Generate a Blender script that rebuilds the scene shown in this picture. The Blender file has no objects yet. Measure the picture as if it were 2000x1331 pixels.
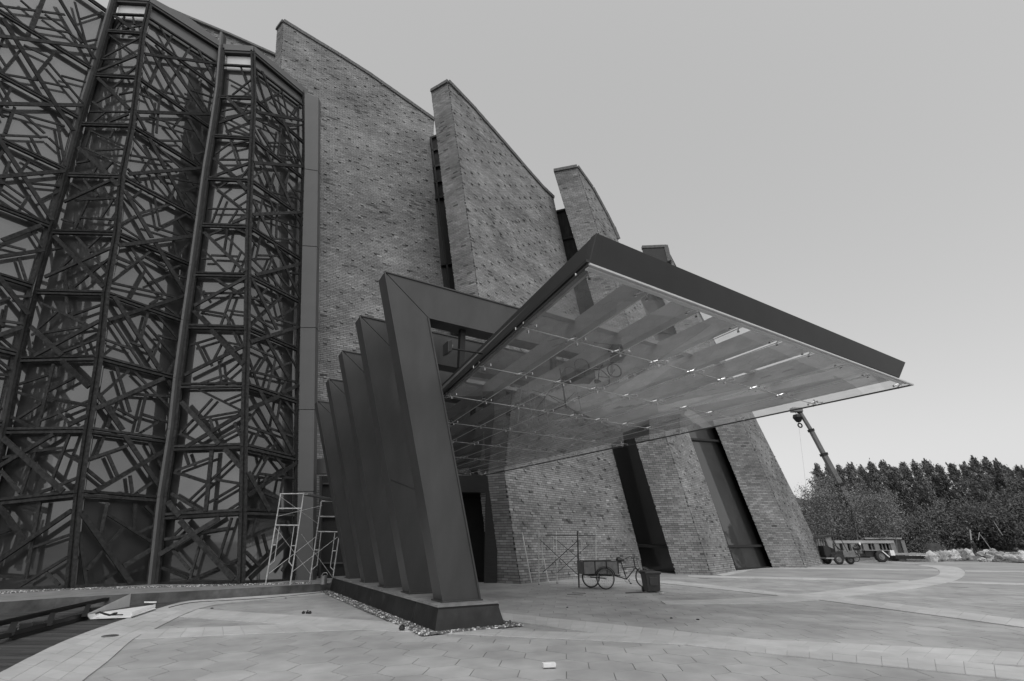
import bpy, math, random
import numpy as np
from mathutils import Vector, Matrix
random.seed(7); RNG = np.random.default_rng(7)
scene = bpy.context.scene
COL = scene.collection
# ------------------------------------------------------------------ camera, sky, sun, exposure
FPX, HZ, CAMH = 920.0, 1058.0, 1.6            # focal length and horizon in pixels of the 2000 px photograph, eye height in metres
PITCH = math.atan((HZ - 665.5) / FPX)
cam_data = bpy.data.cameras.new('camera'); cam_ob = bpy.data.objects.new('camera', cam_data); COL.objects.link(cam_ob)
cam_data.sensor_width = 36.0; cam_data.lens = 36.0 * FPX / 2000.0
cam_data.clip_start = 0.05; cam_data.clip_end = 3000
cam_ob.location = (0, 0, CAMH); cam_ob.rotation_euler = (math.pi / 2 + PITCH, 0, 0)
scene.camera = cam_ob
SUN_AZ, SUN_EL = 172.0, 56.0
world = bpy.data.worlds.new('World'); scene.world = world; world.use_nodes = True
wn = world.node_tree.nodes; wl = world.node_tree.links
bg = wn['Background']
sky = wn.new('ShaderNodeTexSky'); sky.sky_type = 'NISHITA'; sky.sun_disc = False
sky.sun_elevation = math.radians(SUN_EL); sky.sun_rotation = math.radians(SUN_AZ)
sky.air_density = 1.0; sky.dust_density = 3.0; sky.ozone_density = 1.0
bw = wn.new('ShaderNodeRGBToBW'); wl.new(sky.outputs[0], bw.inputs[0])
veil = wn.new('ShaderNodeMath'); veil.operation = 'MULTIPLY_ADD'; wl.new(bw.outputs[0], veil.inputs[0])      # an even overcast veil over the clear sky
veil.inputs[1].default_value = 0.62; veil.inputs[2].default_value = 1.6; wl.new(veil.outputs[0], bg.inputs[0])
bg.inputs[1].default_value = 0.15
sun_data = bpy.data.lights.new('sun', 'SUN'); sun_data.energy = 0.6; sun_data.angle = math.radians(25); sun_data.color = (1, 1, 1)
sun_ob = bpy.data.objects.new('sun', sun_data); COL.objects.link(sun_ob); sun_ob.location = (20, -20, 40)
_sd = Vector((math.sin(math.radians(SUN_AZ)) * math.cos(math.radians(SUN_EL)), math.cos(math.radians(SUN_AZ)) * math.cos(math.radians(SUN_EL)), math.sin(math.radians(SUN_EL))))
sun_ob.rotation_euler = _sd.to_track_quat('Z', 'Y').to_euler()
scene.view_settings.view_transform = 'Standard'; scene.view_settings.look = 'None'
scene.view_settings.exposure = 0.42; scene.view_settings.gamma = 1.0; scene.view_settings.use_curve_mapping = False

# ------------------------------------------------------------------ pixel to world helpers
SN, CS = math.sin(PITCH), math.cos(PITCH)
CAM = np.array([0, 0, CAMH])
A3 = lambda *v: np.array(v, float)
UP = A3(0, 0, 1)
def ray(x, y):
    u = (x - 1000) / FPX; v = -(y - 665.5) / FPX
    return np.array([u, CS - v * SN, SN + v * CS])
def gz(x, y, z=0.0):
    d = ray(x, y); return CAM + d * ((z - CAMH) / d[2])
def pl(x, y, p, n):
    d = ray(x, y); return CAM + d * (np.dot(np.asarray(p) - CAM, n) / np.dot(d, n))
def onY(x, y, Y): return pl(x, y, (0, Y, 0), (0, 1, 0))
def az(a):
    a = math.radians(a); return A3(math.sin(a), math.cos(a), 0)
def unit(v):
    v = np.asarray(v, float); return v / max(1e-9, np.linalg.norm(v))
def proj(p):
    p = np.asarray(p) - CAM; d = p[1] * CS + p[2] * SN
    return 1000 + FPX * p[0] / d, 665.5 - FPX * (p[2] * CS - p[1] * SN) / d

# ------------------------------------------------------------------ materials (all procedural, greys: the photograph is black and white)
def g3(v): return (v, v, v, 1)
def mat(name, base, rough=0.6, var=0.25, scale=6.0, spec=0.5, bump=0.0, bscale=40.0, stretch=None, metal=0.0, objrand=0.0, attr=None, coords='Object', detail=5.0, var2=0.0, scale2=0.6):
    m = bpy.data.materials.new(name); m.use_nodes = True
    nt = m.node_tree; N = nt.nodes; L = nt.links; bs = N['Principled BSDF']
    bs.inputs['Roughness'].default_value = rough; bs.inputs['Metallic'].default_value = metal
    bs.inputs['Specular IOR Level'].default_value = spec
    if coords == 'World': src = N.new('ShaderNodeNewGeometry').outputs['Position']
    else: src = N.new('ShaderNodeTexCoord').outputs[coords]
    if stretch:
        mp = N.new('ShaderNodeMapping'); mp.inputs['Scale'].default_value = stretch; L.new(src, mp.inputs[0]); src = mp.outputs[0]
    nz = N.new('ShaderNodeTexNoise'); nz.inputs['Scale'].default_value = scale; nz.inputs['Detail'].default_value = detail; nz.inputs['Roughness'].default_value = 0.62
    L.new(src, nz.inputs['Vector'])
    mr = N.new('ShaderNodeMapRange'); mr.inputs[1].default_value = 0.28; mr.inputs[2].default_value = 0.72
    mr.inputs[3].default_value = base * (1 - var); mr.inputs[4].default_value = base * (1 + var)
    L.new(nz.outputs[0], mr.inputs[0]); val = mr.outputs[0]
    def mul(val, other):
        mm = N.new('ShaderNodeMath'); mm.operation = 'MULTIPLY'; L.new(val, mm.inputs[0]); L.new(other, mm.inputs[1]); return mm.outputs[0]
    if var2:
        n2 = N.new('ShaderNodeTexNoise'); n2.inputs['Scale'].default_value = scale2; n2.inputs['Detail'].default_value = 4; L.new(src, n2.inputs['Vector'])
        r2 = N.new('ShaderNodeMapRange'); r2.inputs[1].default_value = 0.3; r2.inputs[2].default_value = 0.7; r2.inputs[3].default_value = 1 - var2; r2.inputs[4].default_value = 1 + var2
        L.new(n2.outputs[0], r2.inputs[0]); val = mul(val, r2.outputs[0])
    if objrand:
        oi = N.new('ShaderNodeObjectInfo'); r3 = N.new('ShaderNodeMapRange'); r3.inputs[3].default_value = 1 - objrand; r3.inputs[4].default_value = 1 + objrand
        L.new(oi.outputs['Random'], r3.inputs[0]); val = mul(val, r3.outputs[0])
    if attr:
        at = N.new('ShaderNodeAttribute'); at.attribute_name = attr; val = mul(val, at.outputs['Fac'])
    cc = N.new('ShaderNodeCombineColor')
    for k in range(3): L.new(val, cc.inputs[k])
    L.new(cc.outputs[0], bs.inputs['Base Color'])
    if bump:
        nb = N.new('ShaderNodeTexNoise'); nb.inputs['Scale'].default_value = bscale; nb.inputs['Detail'].default_value = 4; L.new(src, nb.inputs['Vector'])
        bp = N.new('ShaderNodeBump'); bp.inputs['Strength'].default_value = bump; bp.inputs['Distance'].default_value = 0.02
        L.new(nb.outputs[0], bp.inputs['Height']); L.new(bp.outputs[0], bs.inputs['Normal'])
    return m
def schlick(N, L, f0):
    # Schlick reflectance that treats both faces of a sheet alike
    ge = N.new('ShaderNodeNewGeometry'); dp = N.new('ShaderNodeVectorMath'); dp.operation = 'DOT_PRODUCT'
    L.new(ge.outputs['Incoming'], dp.inputs[0]); L.new(ge.outputs['Normal'], dp.inputs[1])
    ab = N.new('ShaderNodeMath'); ab.operation = 'ABSOLUTE'; L.new(dp.outputs['Value'], ab.inputs[0])
    sb = N.new('ShaderNodeMath'); sb.operation = 'SUBTRACT'; sb.inputs[0].default_value = 1.0; sb.use_clamp = True; L.new(ab.outputs[0], sb.inputs[1])
    pw = N.new('ShaderNodeMath'); pw.operation = 'POWER'; pw.inputs[1].default_value = 5.0; L.new(sb.outputs[0], pw.inputs[0])
    ma = N.new('ShaderNodeMath'); ma.operation = 'MULTIPLY_ADD'; ma.inputs[1].default_value = 1 - f0; ma.inputs[2].default_value = f0; ma.use_clamp = True; L.new(pw.outputs[0], ma.inputs[0])
    return ma.outputs[0]
def glass_mat(name, f0=0.1, tint=0.9, rough=0.0):
    m = bpy.data.materials.new(name); m.use_nodes = True
    nt = m.node_tree; N = nt.nodes; L = nt.links; N.remove(N['Principled BSDF'])
    tr = N.new('ShaderNodeBsdfTransparent'); tr.inputs[0].default_value = g3(tint)
    gl = N.new('ShaderNodeBsdfGlossy'); gl.inputs[0].default_value = g3(0.95); gl.inputs['Roughness'].default_value = rough
    tc = N.new('ShaderNodeTexCoord'); nz = N.new('ShaderNodeTexNoise'); nz.inputs['Scale'].default_value = 0.8; L.new(tc.outputs['Object'], nz.inputs['Vector'])
    bp = N.new('ShaderNodeBump'); bp.inputs['Strength'].default_value = 0.04; bp.inputs['Distance'].default_value = 0.05
    L.new(nz.outputs[0], bp.inputs['Height']); L.new(bp.outputs[0], gl.inputs['Normal'])
    df = N.new('ShaderNodeBsdfDiffuse'); df.inputs[0].default_value = g3(0.45)          # a film of dust
    n2 = N.new('ShaderNodeTexNoise'); n2.inputs['Scale'].default_value = 2.2; n2.inputs['Detail'].default_value = 6; L.new(tc.outputs['Object'], n2.inputs['Vector'])
    rr = N.new('ShaderNodeMapRange'); rr.inputs[1].default_value = 0.35; rr.inputs[2].default_value = 0.8; rr.inputs[3].default_value = 0.04; rr.inputs[4].default_value = 0.16
    L.new(n2.outputs[0], rr.inputs[0])
    m1 = N.new('ShaderNodeMixShader'); L.new(rr.outputs[0], m1.inputs[0]); L.new(tr.outputs[0], m1.inputs[1]); L.new(df.outputs[0], m1.inputs[2])
    m2 = N.new('ShaderNodeMixShader'); L.new(schlick(N, L, f0), m2.inputs[0]); L.new(m1.outputs[0], m2.inputs[1]); L.new(gl.outputs[0], m2.inputs[2])
    L.new(m2.outputs[0], N['Material Output'].inputs[0])
    return m
def coated_glass(name, refl=0.3, rough=0.05, under=0.03):
    # opaque coated facade glass: a share of mirror over a dark body, stronger at grazing angles
    m = bpy.data.materials.new(name); m.use_nodes = True
    nt = m.node_tree; N = nt.nodes; L = nt.links; bs = N['Principled BSDF']
    bs.inputs['Base Color'].default_value = g3(under); bs.inputs['Roughness'].default_value = 0.4
    gl = N.new('ShaderNodeBsdfGlossy'); gl.inputs[0].default_value = g3(0.9); gl.inputs['Roughness'].default_value = rough
    tc = N.new('ShaderNodeTexCoord'); nz = N.new('ShaderNodeTexNoise'); nz.inputs['Scale'].default_value = 1.3; nz.inputs['Detail'].default_value = 6; L.new(tc.outputs['Object'], nz.inputs['Vector'])
    r = N.new('ShaderNodeMapRange'); r.inputs[3].default_value = refl * 0.75; r.inputs[4].default_value = refl * 1.25; L.new(nz.outputs[0], r.inputs[0])
    ad = N.new('ShaderNodeMath'); ad.operation = 'ADD'; ad.use_clamp = True; L.new(r.outputs[0], ad.inputs[0]); L.new(schlick(N, L, 0.04), ad.inputs[1])
    mx = N.new('ShaderNodeMixShader'); L.new(ad.outputs[0], mx.inputs[0]); L.new(bs.outputs[0], mx.inputs[1]); L.new(gl.outputs[0], mx.inputs[2])
    L.new(mx.outputs[0], N['Material Output'].inputs[0])
    return m
def brick_mat(name, single=False):
    m = mat(name, 0.235, rough=0.88, var=0.14, scale=5, spec=0.2, var2=0.2, scale2=0.45, detail=5, coords='World',
            objrand=0.30 if single else 0.0, attr=None if single else 'tone')
    return m
M = dict(
    brick=brick_mat('brick_courses'), brick1=brick_mat('brick_single', True),
    mortar=mat('mortar', 0.035, 0.95, 0.3, 8), coping=mat('coping_brick', 0.12, 0.85, 0.35, 7, bump=0.4, bscale=14),
    timber=mat('weathered_timber', 0.034, 0.8, 0.55, 3.0, spec=0.12, stretch=(3, 3, 3), bump=0.35, bscale=22, objrand=0.3, detail=9),
    post=mat('tower_post_metal', 0.10, 0.45, 0.15, 3), postdark=mat('tower_post_dark', 0.02, 0.6, 0.2, 3),
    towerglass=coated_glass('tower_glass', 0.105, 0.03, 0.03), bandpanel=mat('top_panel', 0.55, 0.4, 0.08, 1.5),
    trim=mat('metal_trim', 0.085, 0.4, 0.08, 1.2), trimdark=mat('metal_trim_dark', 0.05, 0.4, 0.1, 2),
    steel=mat('portal_steel', 0.062, 0.36, 0.16, 2.4, spec=0.4, var2=0.2, scale2=0.5, bump=0.05, bscale=1.6, stretch=(1, 1, .35), detail=9),
    fascia=mat('fascia_steel', 0.02, 0.5, 0.15, 2.0, spec=0.25), beam=mat('canopy_beam', 0.16, 0.5, 0.15, 1.5),
    edge=mat('glass_edge', 0.5, 0.3, 0.1, 4), chrome=mat('stainless_steel', 0.62, 0.18, 0.05, 4, metal=1.0),
    glass=glass_mat('canopy_glass', 0.22, 0.93), seal=mat('glass_joint_seal', 0.45, 0.5, 0.1, 4),
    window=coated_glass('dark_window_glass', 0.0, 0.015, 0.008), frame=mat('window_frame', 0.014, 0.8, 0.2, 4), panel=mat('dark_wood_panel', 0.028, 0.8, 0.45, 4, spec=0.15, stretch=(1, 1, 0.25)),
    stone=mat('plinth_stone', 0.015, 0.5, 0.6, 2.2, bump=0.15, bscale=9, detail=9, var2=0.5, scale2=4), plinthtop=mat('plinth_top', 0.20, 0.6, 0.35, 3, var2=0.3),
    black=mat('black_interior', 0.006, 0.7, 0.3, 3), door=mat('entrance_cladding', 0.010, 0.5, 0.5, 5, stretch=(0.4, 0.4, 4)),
    hexp=mat('hex_paver', 0.35, 0.75, 0.10, 2.0, bump=0.12, bscale=90, objrand=0.07, var2=0.2, scale2=0.5, detail=8, spec=0.35, coords='World'),
    hexs=mat('hex_paver_far', 0.335, 0.75, 0.10, 2.0, bump=0.12, bscale=90, attr='tone', var2=0.2, scale2=0.5, detail=8, spec=0.35, coords='World'),
    plaza=mat('plaza_far_paving', 0.295, 0.75, 0.14, 1.2, var2=0.2, scale2=0.4, detail=8, spec=0.35),
    joint=mat('paving_joint', 0.15, 0.95, 0.3, 12),
    tile=mat('band_paver', 0.46, 0.7, 0.10, 2.2, bump=0.1, bscale=80, objrand=0.06, var2=0.15, scale2=0.5, detail=8, spec=0.35, coords='World'),
    tiles=mat('band_paver_far', 0.44, 0.7, 0.10, 2.2, bump=0.1, bscale=80, attr='tone', var2=0.15, scale2=0.5, detail=8, spec=0.35, coords='World'),
    bed=mat('band_bed', 0.33, 0.95, 0.2, 8), deck=mat('deck_timber', 0.055, 0.65, 0.5, 4, stretch=(0.35, 5, 5), objrand=0.35, bump=0.3, bscale=20),
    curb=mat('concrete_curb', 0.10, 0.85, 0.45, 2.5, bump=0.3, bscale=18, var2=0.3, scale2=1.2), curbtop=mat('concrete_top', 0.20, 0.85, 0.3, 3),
    pebble=mat('pebbles', 0.20, 0.7, 0.2, 5, attr='tone'), soil=mat('soil', 0.07, 0.95, 0.5, 6),
    earth=mat('bare_ground', 0.14, 0.95, 0.3, 0.4, var2=0.3, scale2=0.05), grass=mat('grass_bank', 0.045, 0.9, 0.5, 3),
    pipe=mat('scaffold_pipe', 0.46, 0.5, 0.35, 9, metal=0.2), pipedark=mat('rusty_pipe', 0.05, 0.6, 0.4, 9), plank=mat('scaffold_plank', 0.16, 0.8, 0.6, 20),
    rubber=mat('rubber', 0.02, 0.7, 0.2, 8), blackmetal=mat('black_metal', 0.018, 0.4, 0.3, 6), painted=mat('painted_sheet', 0.15, 0.5, 0.3, 5), rim=mat('wheel_rim', 0.25, 0.4, 0.2, 6, metal=0.6),
    plastic=mat('bin_plastic', 0.035, 0.4, 0.15, 5), white=mat('white_sheet', 0.75, 0.5, 0.08, 5), whitebrick=mat('white_block', 0.72, 0.7, 0.1, 12), paper=mat('card', 0.68, 0.6, 0.12, 3),
    leaf_a=mat('poplar_leaf', 0.19, 0.95, 0.2, 0.5, spec=0.05, attr='tone'), leaf_b=mat('broad_leaf', 0.125, 0.95, 0.2, 0.5, spec=0.05, attr='tone'), leaf_c=mat('bamboo_leaf', 0.19, 0.95, 0.2, 0.6, spec=0.05, attr='tone'),
    bark=mat('bark', 0.07, 0.9, 0.4, 8), cane=mat('bamboo_cane', 0.16, 0.5, 0.3, 3), palebark=mat('pale_pole', 0.35, 0.7, 0.2, 6),
    sack=mat('woven_sack', 0.34, 0.75, 0.4, 5, objrand=0.5, bump=0.5, bscale=10), cloth=mat('dark_cloth', 0.02, 0.85, 0.3, 9), skin=mat('skin', 0.22, 0.6, 0.1, 9), hair=mat('hair', 0.01, 0.6, 0.2, 9),
    wall=mat('plaster_wall', 0.19, 0.8, 0.15, 3), roof=mat('roof_tile', 0.06, 0.8, 0.3, 6), slab=mat('concrete_slab', 0.33, 0.8, 0.2, 2), crane=mat('crane_paint', 0.14, 0.5, 0.2, 2),
    tarp=mat('canvas_roof', 0.02, 0.6, 0.3, 4), paleglass=mat('cab_screen', 0.22, 0.3, 0.3, 5),
)

# ------------------------------------------------------------------ object helpers
ORG = {}
def tag(o, label, cat, group=None, kind=None):
    if label: o['label'] = label
    if cat: o['category'] = cat
    if group: o['group'] = group
    if kind: o['kind'] = kind
    return o
def thing(name, label, cat, loc=(0, 0, 0), group=None, kind=None):
    o = bpy.data.objects.new(name, None); o.empty_display_size = 0.2; COL.objects.link(o); o.location = tuple(loc)
    ORG[o.name] = np.asarray(loc, float); return tag(o, label, cat, group, kind)
class MB:
    def __init__(s): s.v = []; s.f = []
    def poly(s, pts):
        n = len(s.v); s.v += [tuple(p) for p in pts]; s.f.append(tuple(range(n, n + len(pts)))); return s
    def box(s, c, ax, ay, az_):
        n = len(s.v); c = np.asarray(c, float); ax, ay, az_ = map(lambda q: np.asarray(q, float), (ax, ay, az_))
        for k in (-1, 1):
            for j in (-1, 1):
                for i in (-1, 1): s.v.append(tuple(c + i * ax + j * ay + k * az_))
        for q in ((0, 2, 3, 1), (4, 5, 7, 6), (0, 1, 5, 4), (2, 6, 7, 3), (0, 4, 6, 2), (1, 3, 7, 5)): s.f.append(tuple(n + i for i in q))
        return s
    def abox(s, x0, x1, y0, y1, z0, z1):
        return s.box(((x0 + x1) / 2, (y0 + y1) / 2, (z0 + z1) / 2), ((x1 - x0) / 2, 0, 0), (0, (y1 - y0) / 2, 0), (0, 0, (z1 - z0) / 2))
    def bar(s, p, q, w, d, n, off=0.0):
        p = np.asarray(p, float); q = np.asarray(q, float); n = np.asarray(n, float)
        t = q - p; L = np.linalg.norm(t); t = t / max(L, 1e-9); b = unit(np.cross(n, t)); nn = unit(np.cross(t, b))
        return s.box((p + q) / 2 + nn * off, t * L / 2, b * w / 2, nn * d / 2)
    def tube(s, p, q, r, r2=None, seg=8, cap=True):
        p = np.asarray(p, float); q = np.asarray(q, float); r2 = r if r2 is None else r2
        t = unit(q - p); a = unit(np.cross(t, A3(0.31, 0.2, 0.93) if abs(t[2]) < 0.9 else A3(1, 0, 0))); b = np.cross(t, a); n = len(s.v)
        for c, rr in ((p, r), (q, r2)):
            for k in range(seg):
                an = 2 * math.pi * k / seg; s.v.append(tuple(c + (a * math.cos(an) + b * math.sin(an)) * rr))
        for k in range(seg): s.f.append((n + k, n + (k + 1) % seg, n + seg + (k + 1) % seg, n + seg + k))
        if cap: s.f.append(tuple(n + k for k in reversed(range(seg)))); s.f.append(tuple(n + seg + k for k in range(seg)))
        return s
    def path(s, pts, r, seg=6):
        for a, b in zip(pts[:-1], pts[1:]): s.tube(a, b, r, seg=seg)
        return s
    def prism(s, pts, ext):
        n = len(s.v); m = len(pts); ext = np.asarray(ext, float)
        s.v += [tuple(np.asarray(p, float)) for p in pts] + [tuple(np.asarray(p, float) + ext) for p in pts]
        s.f.append(tuple(range(n, n + m))); s.f.append(tuple(reversed(range(n + m, n + 2 * m))))
        for k in range(m): s.f.append((n + k, n + m + k, n + m + (k + 1) % m, n + (k + 1) % m))
        return s
    def lathe(s, c, axis, prof, seg=16):
        # prof: list of (radius, offset along axis)
        c = np.asarray(c, float); t = unit(axis); a = unit(np.cross(t, A3(0.31, 0.2, 0.93) if abs(t[2]) < 0.9 else A3(1, 0, 0))); b = np.cross(t, a); n = len(s.v); m = len(prof)
        for r, h in prof:
            for k in range(seg):
                an = 2 * math.pi * k / seg; s.v.append(tuple(c + t * h + (a * math.cos(an) + b * math.sin(an)) * r))
        for i in range(m - 1):
            for k in range(seg): s.f.append((n + i * seg + k, n + i * seg + (k + 1) % seg, n + (i + 1) * seg + (k + 1) % seg, n + (i + 1) * seg + k))
        return s
    def torus(s, c, axis, R, r, seg=24, ring=6):
        c = np.asarray(c, float); t = unit(axis); a = unit(np.cross(t, A3(0.31, 0.2, 0.93) if abs(t[2]) < 0.9 else A3(1, 0, 0))); b = np.cross(t, a); n = len(s.v)
        for k in range(seg):
            an = 2 * math.pi * k / seg; d = a * math.cos(an) + b * math.sin(an)
            for j in range(ring):
                bn = 2 * math.pi * j / ring; s.v.append(tuple(c + d * (R + r * math.cos(bn)) + t * r * math.sin(bn)))
        for k in range(seg):
            for j in range(ring): s.f.append((n + k * ring + j, n + ((k + 1) % seg) * ring + j, n + ((k + 1) % seg) * ring + (j + 1) % ring, n + k * ring + (j + 1) % ring))
        return s
    def build(s, name, m, parent=None, loc=None, smooth=False, bevel=0.0):
        o0 = ORG[parent.name] if parent is not None else (np.asarray(loc, float) if loc is not None else np.zeros(3))
        me = bpy.data.meshes.new(name); me.from_pydata([tuple(np.asarray(v) - o0) for v in s.v], [], s.f)
        me.materials.append(M[m] if isinstance(m, str) else m)
        me.polygons.foreach_set('use_smooth', [bool(smooth)] * len(me.polygons))
        ob = bpy.data.objects.new(name, me); COL.objects.link(ob)
        if parent is not None: ob.parent = parent
        else: ob.location = tuple(o0)
        ORG[ob.name] = o0
        if bevel:
            bv = ob.modifiers.new('bevel', 'BEVEL'); bv.width = bevel; bv.segments = 2; bv.limit_method = 'ANGLE'
        return ob
def np_mesh(name, V, Q, m, parent=None, tone=None, loc=None):
    # fast mesh from numpy arrays: V (n,3) world coordinates, Q (f,4) quads (or (f,3)), tone one value per face
    o0 = ORG[parent.name] if parent is not None else (np.asarray(loc, float) if loc is not None else np.zeros(3))
    me = bpy.data.meshes.new(name); V = np.asarray(V, np.float32) - o0.astype(np.float32); Q = np.asarray(Q, np.int32); nf, k = Q.shape
    me.vertices.add(len(V)); me.vertices.foreach_set('co', V.ravel())
    me.loops.add(nf * k); me.loops.foreach_set('vertex_index', Q.ravel())
    me.polygons.add(nf); me.polygons.foreach_set('loop_start', np.arange(0, nf * k, k, dtype=np.int32)); me.polygons.foreach_set('loop_total', np.full(nf, k, np.int32))
    if tone is not None:
        at = me.attributes.new('tone', 'FLOAT', 'FACE'); at.data.foreach_set('value', np.asarray(tone, np.float32))
    me.update(calc_edges=True); me.materials.append(M[m]); me.polygons.foreach_set('use_smooth', [False] * nf)
    ob = bpy.data.objects.new(name, me); COL.objects.link(ob)
    if parent is not None: ob.parent = parent
    else: ob.location = tuple(o0)
    ORG[ob.name] = o0
    return ob
def inst(name, mesh, parent, world_loc):
    ob = bpy.data.objects.new(name, mesh); COL.objects.link(ob); ob.parent = parent
    ob.location = tuple(np.asarray(world_loc) - ORG[parent.name]); return ob
def mesh_of(name, verts, faces, m):
    me = bpy.data.meshes.new(name); me.from_pydata([tuple(v) for v in verts], [], [tuple(int(i) for i in f) for f in faces]); me.polygons.foreach_set('use_smooth', [False] * len(me.polygons)); me.materials.append(M[m]); return me
def struct(o): o['kind'] = 'structure'; return o
def stuff(o): o['kind'] = 'stuff'; return o

# ------------------------------------------------------------------ ground
def fan(cx, cy, r0, r1, z, n=72, a0=0, a1=360):
    V = []; Q = []
    for k in range(n + 1):
        a = math.radians(a0 + (a1 - a0) * k / n)
        V += [(cx + r0 * math.sin(a), cy + r0 * math.cos(a), z), (cx + r1 * math.sin(a), cy + r1 * math.cos(a), z)]
    for k in range(n): Q.append((2 * k, 2 * k + 1, 2 * k + 3, 2 * k + 2))
    return V, Q
V, Q = fan(0, 0, 0.0, 1500, -0.06, 48)
struct(np_mesh('ground', V, Q, 'earth'))
pav = thing('pavement', None, None, (0, 10, 0), kind='structure')
NEAR_R = 26.5
V, Q = fan(0, 0, 0.05, NEAR_R + 1.2, -0.012, 60); np_mesh('joint_bed', V, Q, 'joint', pav)
# beyond the built pavers the material takes over; the sheet ends where the pavement ends in the photograph
far_edge = [gz(1490, 1098), gz(1700, 1100.5), gz(1830, 1103), gz(2000, 1109), gz(2300, 1118), gz(2800, 1135)]
V, Q = fan(0, 0, NEAR_R, 60, -0.004, 60, -60, 50)
mb = MB(); mb.v = V; mb.f = Q
o = mb.build('far_paving', 'plaza', pav)
# hexagonal pavers
HS = 0.36
hexw = math.sqrt(3) * HS; rowp = 1.5 * HS
hc = []
for j in range(0, 70):
    for i in range(-45, 75):
        x = -1 + (i + 0.5 * (j % 2)) * hexw; y = 2.0 + j * rowp
        # the rows run a little askew of the camera
        ca, sa = math.cos(math.radians(-6)), math.sin(math.radians(-6))
        X, Y = x * ca - y * sa, x * sa + y * ca
        if math.hypot(X, Y) < NEAR_R and Y > 4.0 and -16 < X < 22: hc.append((X, Y))
rs = HS - 0.006
def hex_pts(cx, cy, z, r): 
    return [(cx + r * math.cos(math.radians(30 + 60 * k - 6)), cy + r * math.sin(math.radians(30 + 60 * k - 6)), z) for k in range(6)]
def hex_prism(cx, cy, z):
    V = hex_pts(cx, cy, z, rs) + hex_pts(cx, cy, z - 0.03, rs)
    return V, [(0, 1, 2, 3, 4, 5)] + [(k, k + 6, (k + 1) % 6 + 6, (k + 1) % 6) for k in range(6)]
def inframe(p, m=0):
    if p[1] < 1: return False
    x, y = proj(p); return -m < x < 2000 + m and -m < y < 1331 + m
ord_ = sorted(range(len(hc)), key=lambda i: (0 if inframe((hc[i][0], hc[i][1], 0), 40) else 1000) + math.hypot(*hc[i]))
hv, hf = hex_prism(0, 0, 0); hmesh = mesh_of('paver', hv, hf, 'hexp')
for i in ord_[:300]: inst('paver', hmesh, pav, (hc[i][0], hc[i][1], random.uniform(-0.002, 0.001)))
V = []; Q = []; T = []
for i in ord_[300:]:
    n = len(V); a = hex_pts(hc[i][0], hc[i][1], random.uniform(-0.002, 0.001), rs); b = [(p[0], p[1], p[2] - 0.03) for p in a]; V += a + b
    t = random.uniform(0.93, 1.07)
    Q += [(n, n + 1, n + 2, n + 3), (n, n + 3, n + 4, n + 5)] + [(n + k, n + k + 6, n + (k + 1) % 6 + 6, n + (k + 1) % 6) for k in range(6)]; T += [t] * 8
stuff(np_mesh('paver_field', V, Q, 'hexs', pav, tone=T))
# light bands of rectangular stones, given by their two edges
def resample(pts, step):
    pts = [np.asarray(p, float) for p in pts]; out = [pts[0]]
    for a, b in zip(pts[:-1], pts[1:]):
        n = max(1, int(round(np.linalg.norm(b - a) / step)))
        for k in range(1, n + 1): out.append(a + (b - a) * k / n)
    return out
def smooth_px(px, n=4):
    # Catmull-Rom through pixel points
    P = [np.array(p, float) for p in px]; P = [2 * P[0] - P[1]] + P + [2 * P[-1] - P[-2]]; out = []
    for i in range(1, len(P) - 2):
        for k in range(n):
            t = k / n; out.append(0.5 * ((2 * P[i]) + (-P[i - 1] + P[i + 1]) * t + (2 * P[i - 1] - 5 * P[i] + 4 * P[i + 1] - P[i + 2]) * t * t + (-P[i - 1] + 3 * P[i] - 3 * P[i + 1] + P[i + 2]) * t ** 3))
    out.append(P[-2]); return out
def arclen(pts, n):
    pts = np.array(pts); d = np.r_[0, np.cumsum(np.linalg.norm(np.diff(pts, axis=0), axis=1))]
    s = np.linspace(0, d[-1], n); return np.stack([np.interp(s, d, pts[:, k]) for k in range(3)], 1)
BT = []      # band tiles: four corners each
def band(e1, e2, step=0.36, rows=2, z=0.0):
    a = np.array([gz(*p) for p in e1]); b = np.array([gz(*p) for p in e2])
    n = max(2, int(np.linalg.norm(np.diff(a, axis=0), axis=1).sum() / step) + 1)
    a = arclen(a, n); b = arclen(b, n)
    mb.poly_strip(a, b)
    for i in range(n - 1):
        for r in range(rows):
            t0, t1 = r / rows, (r + 1) / rows
            sh = 0.5 if r % 2 else 0.0
            BT.append([a[i] + (b[i] - a[i]) * t0, a[i + 1] + (b[i + 1] - a[i + 1]) * t0, a[i + 1] + (b[i + 1] - a[i + 1]) * t1, a[i] + (b[i] - a[i]) * t1])
def _ps(s, a, b):
    n = len(s.v); z = A3(0, 0, 0.0005 + 0.0006 * _ps.k); _ps.k += 1
    for p, q in zip(a, b): s.v += [tuple(p + z), tuple(q + z)]
    for i in range(len(a) - 1): s.f.append((n + 2 * i, n + 2 * i + 1, n + 2 * i + 3, n + 2 * i + 2))
_ps.k = 1
MB.poly_strip = _ps
mb = MB()
ext = lambda p, q, t: (p[0] + (q[0] - p[0]) * t, p[1] + (q[1] - p[1]) * t)
ringL_o = [(-260, 1440), (-120, 1378), (0, 1316), (63, 1283), (134, 1250), (210, 1222), (262, 1205), (315, 1188), (357, 1177), (420, 1170), (520, 1162), (640, 1156)]
ringL_i = [(0, 1480), (90, 1395), (162, 1331), (210, 1294), (260, 1250), (300, 1231), (349, 1206), (386, 1191), (430, 1181), (480, 1176), (560, 1168), (648, 1160)]
band(smooth_px(ringL_o), smooth_px(ringL_i), 0.42, 4)
band([(294, 1231), (558, 1221), (720, 1215)], [(262, 1250), (480, 1240), (702, 1231), (780, 1228)], 0.3, 2)          # lower left band
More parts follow.
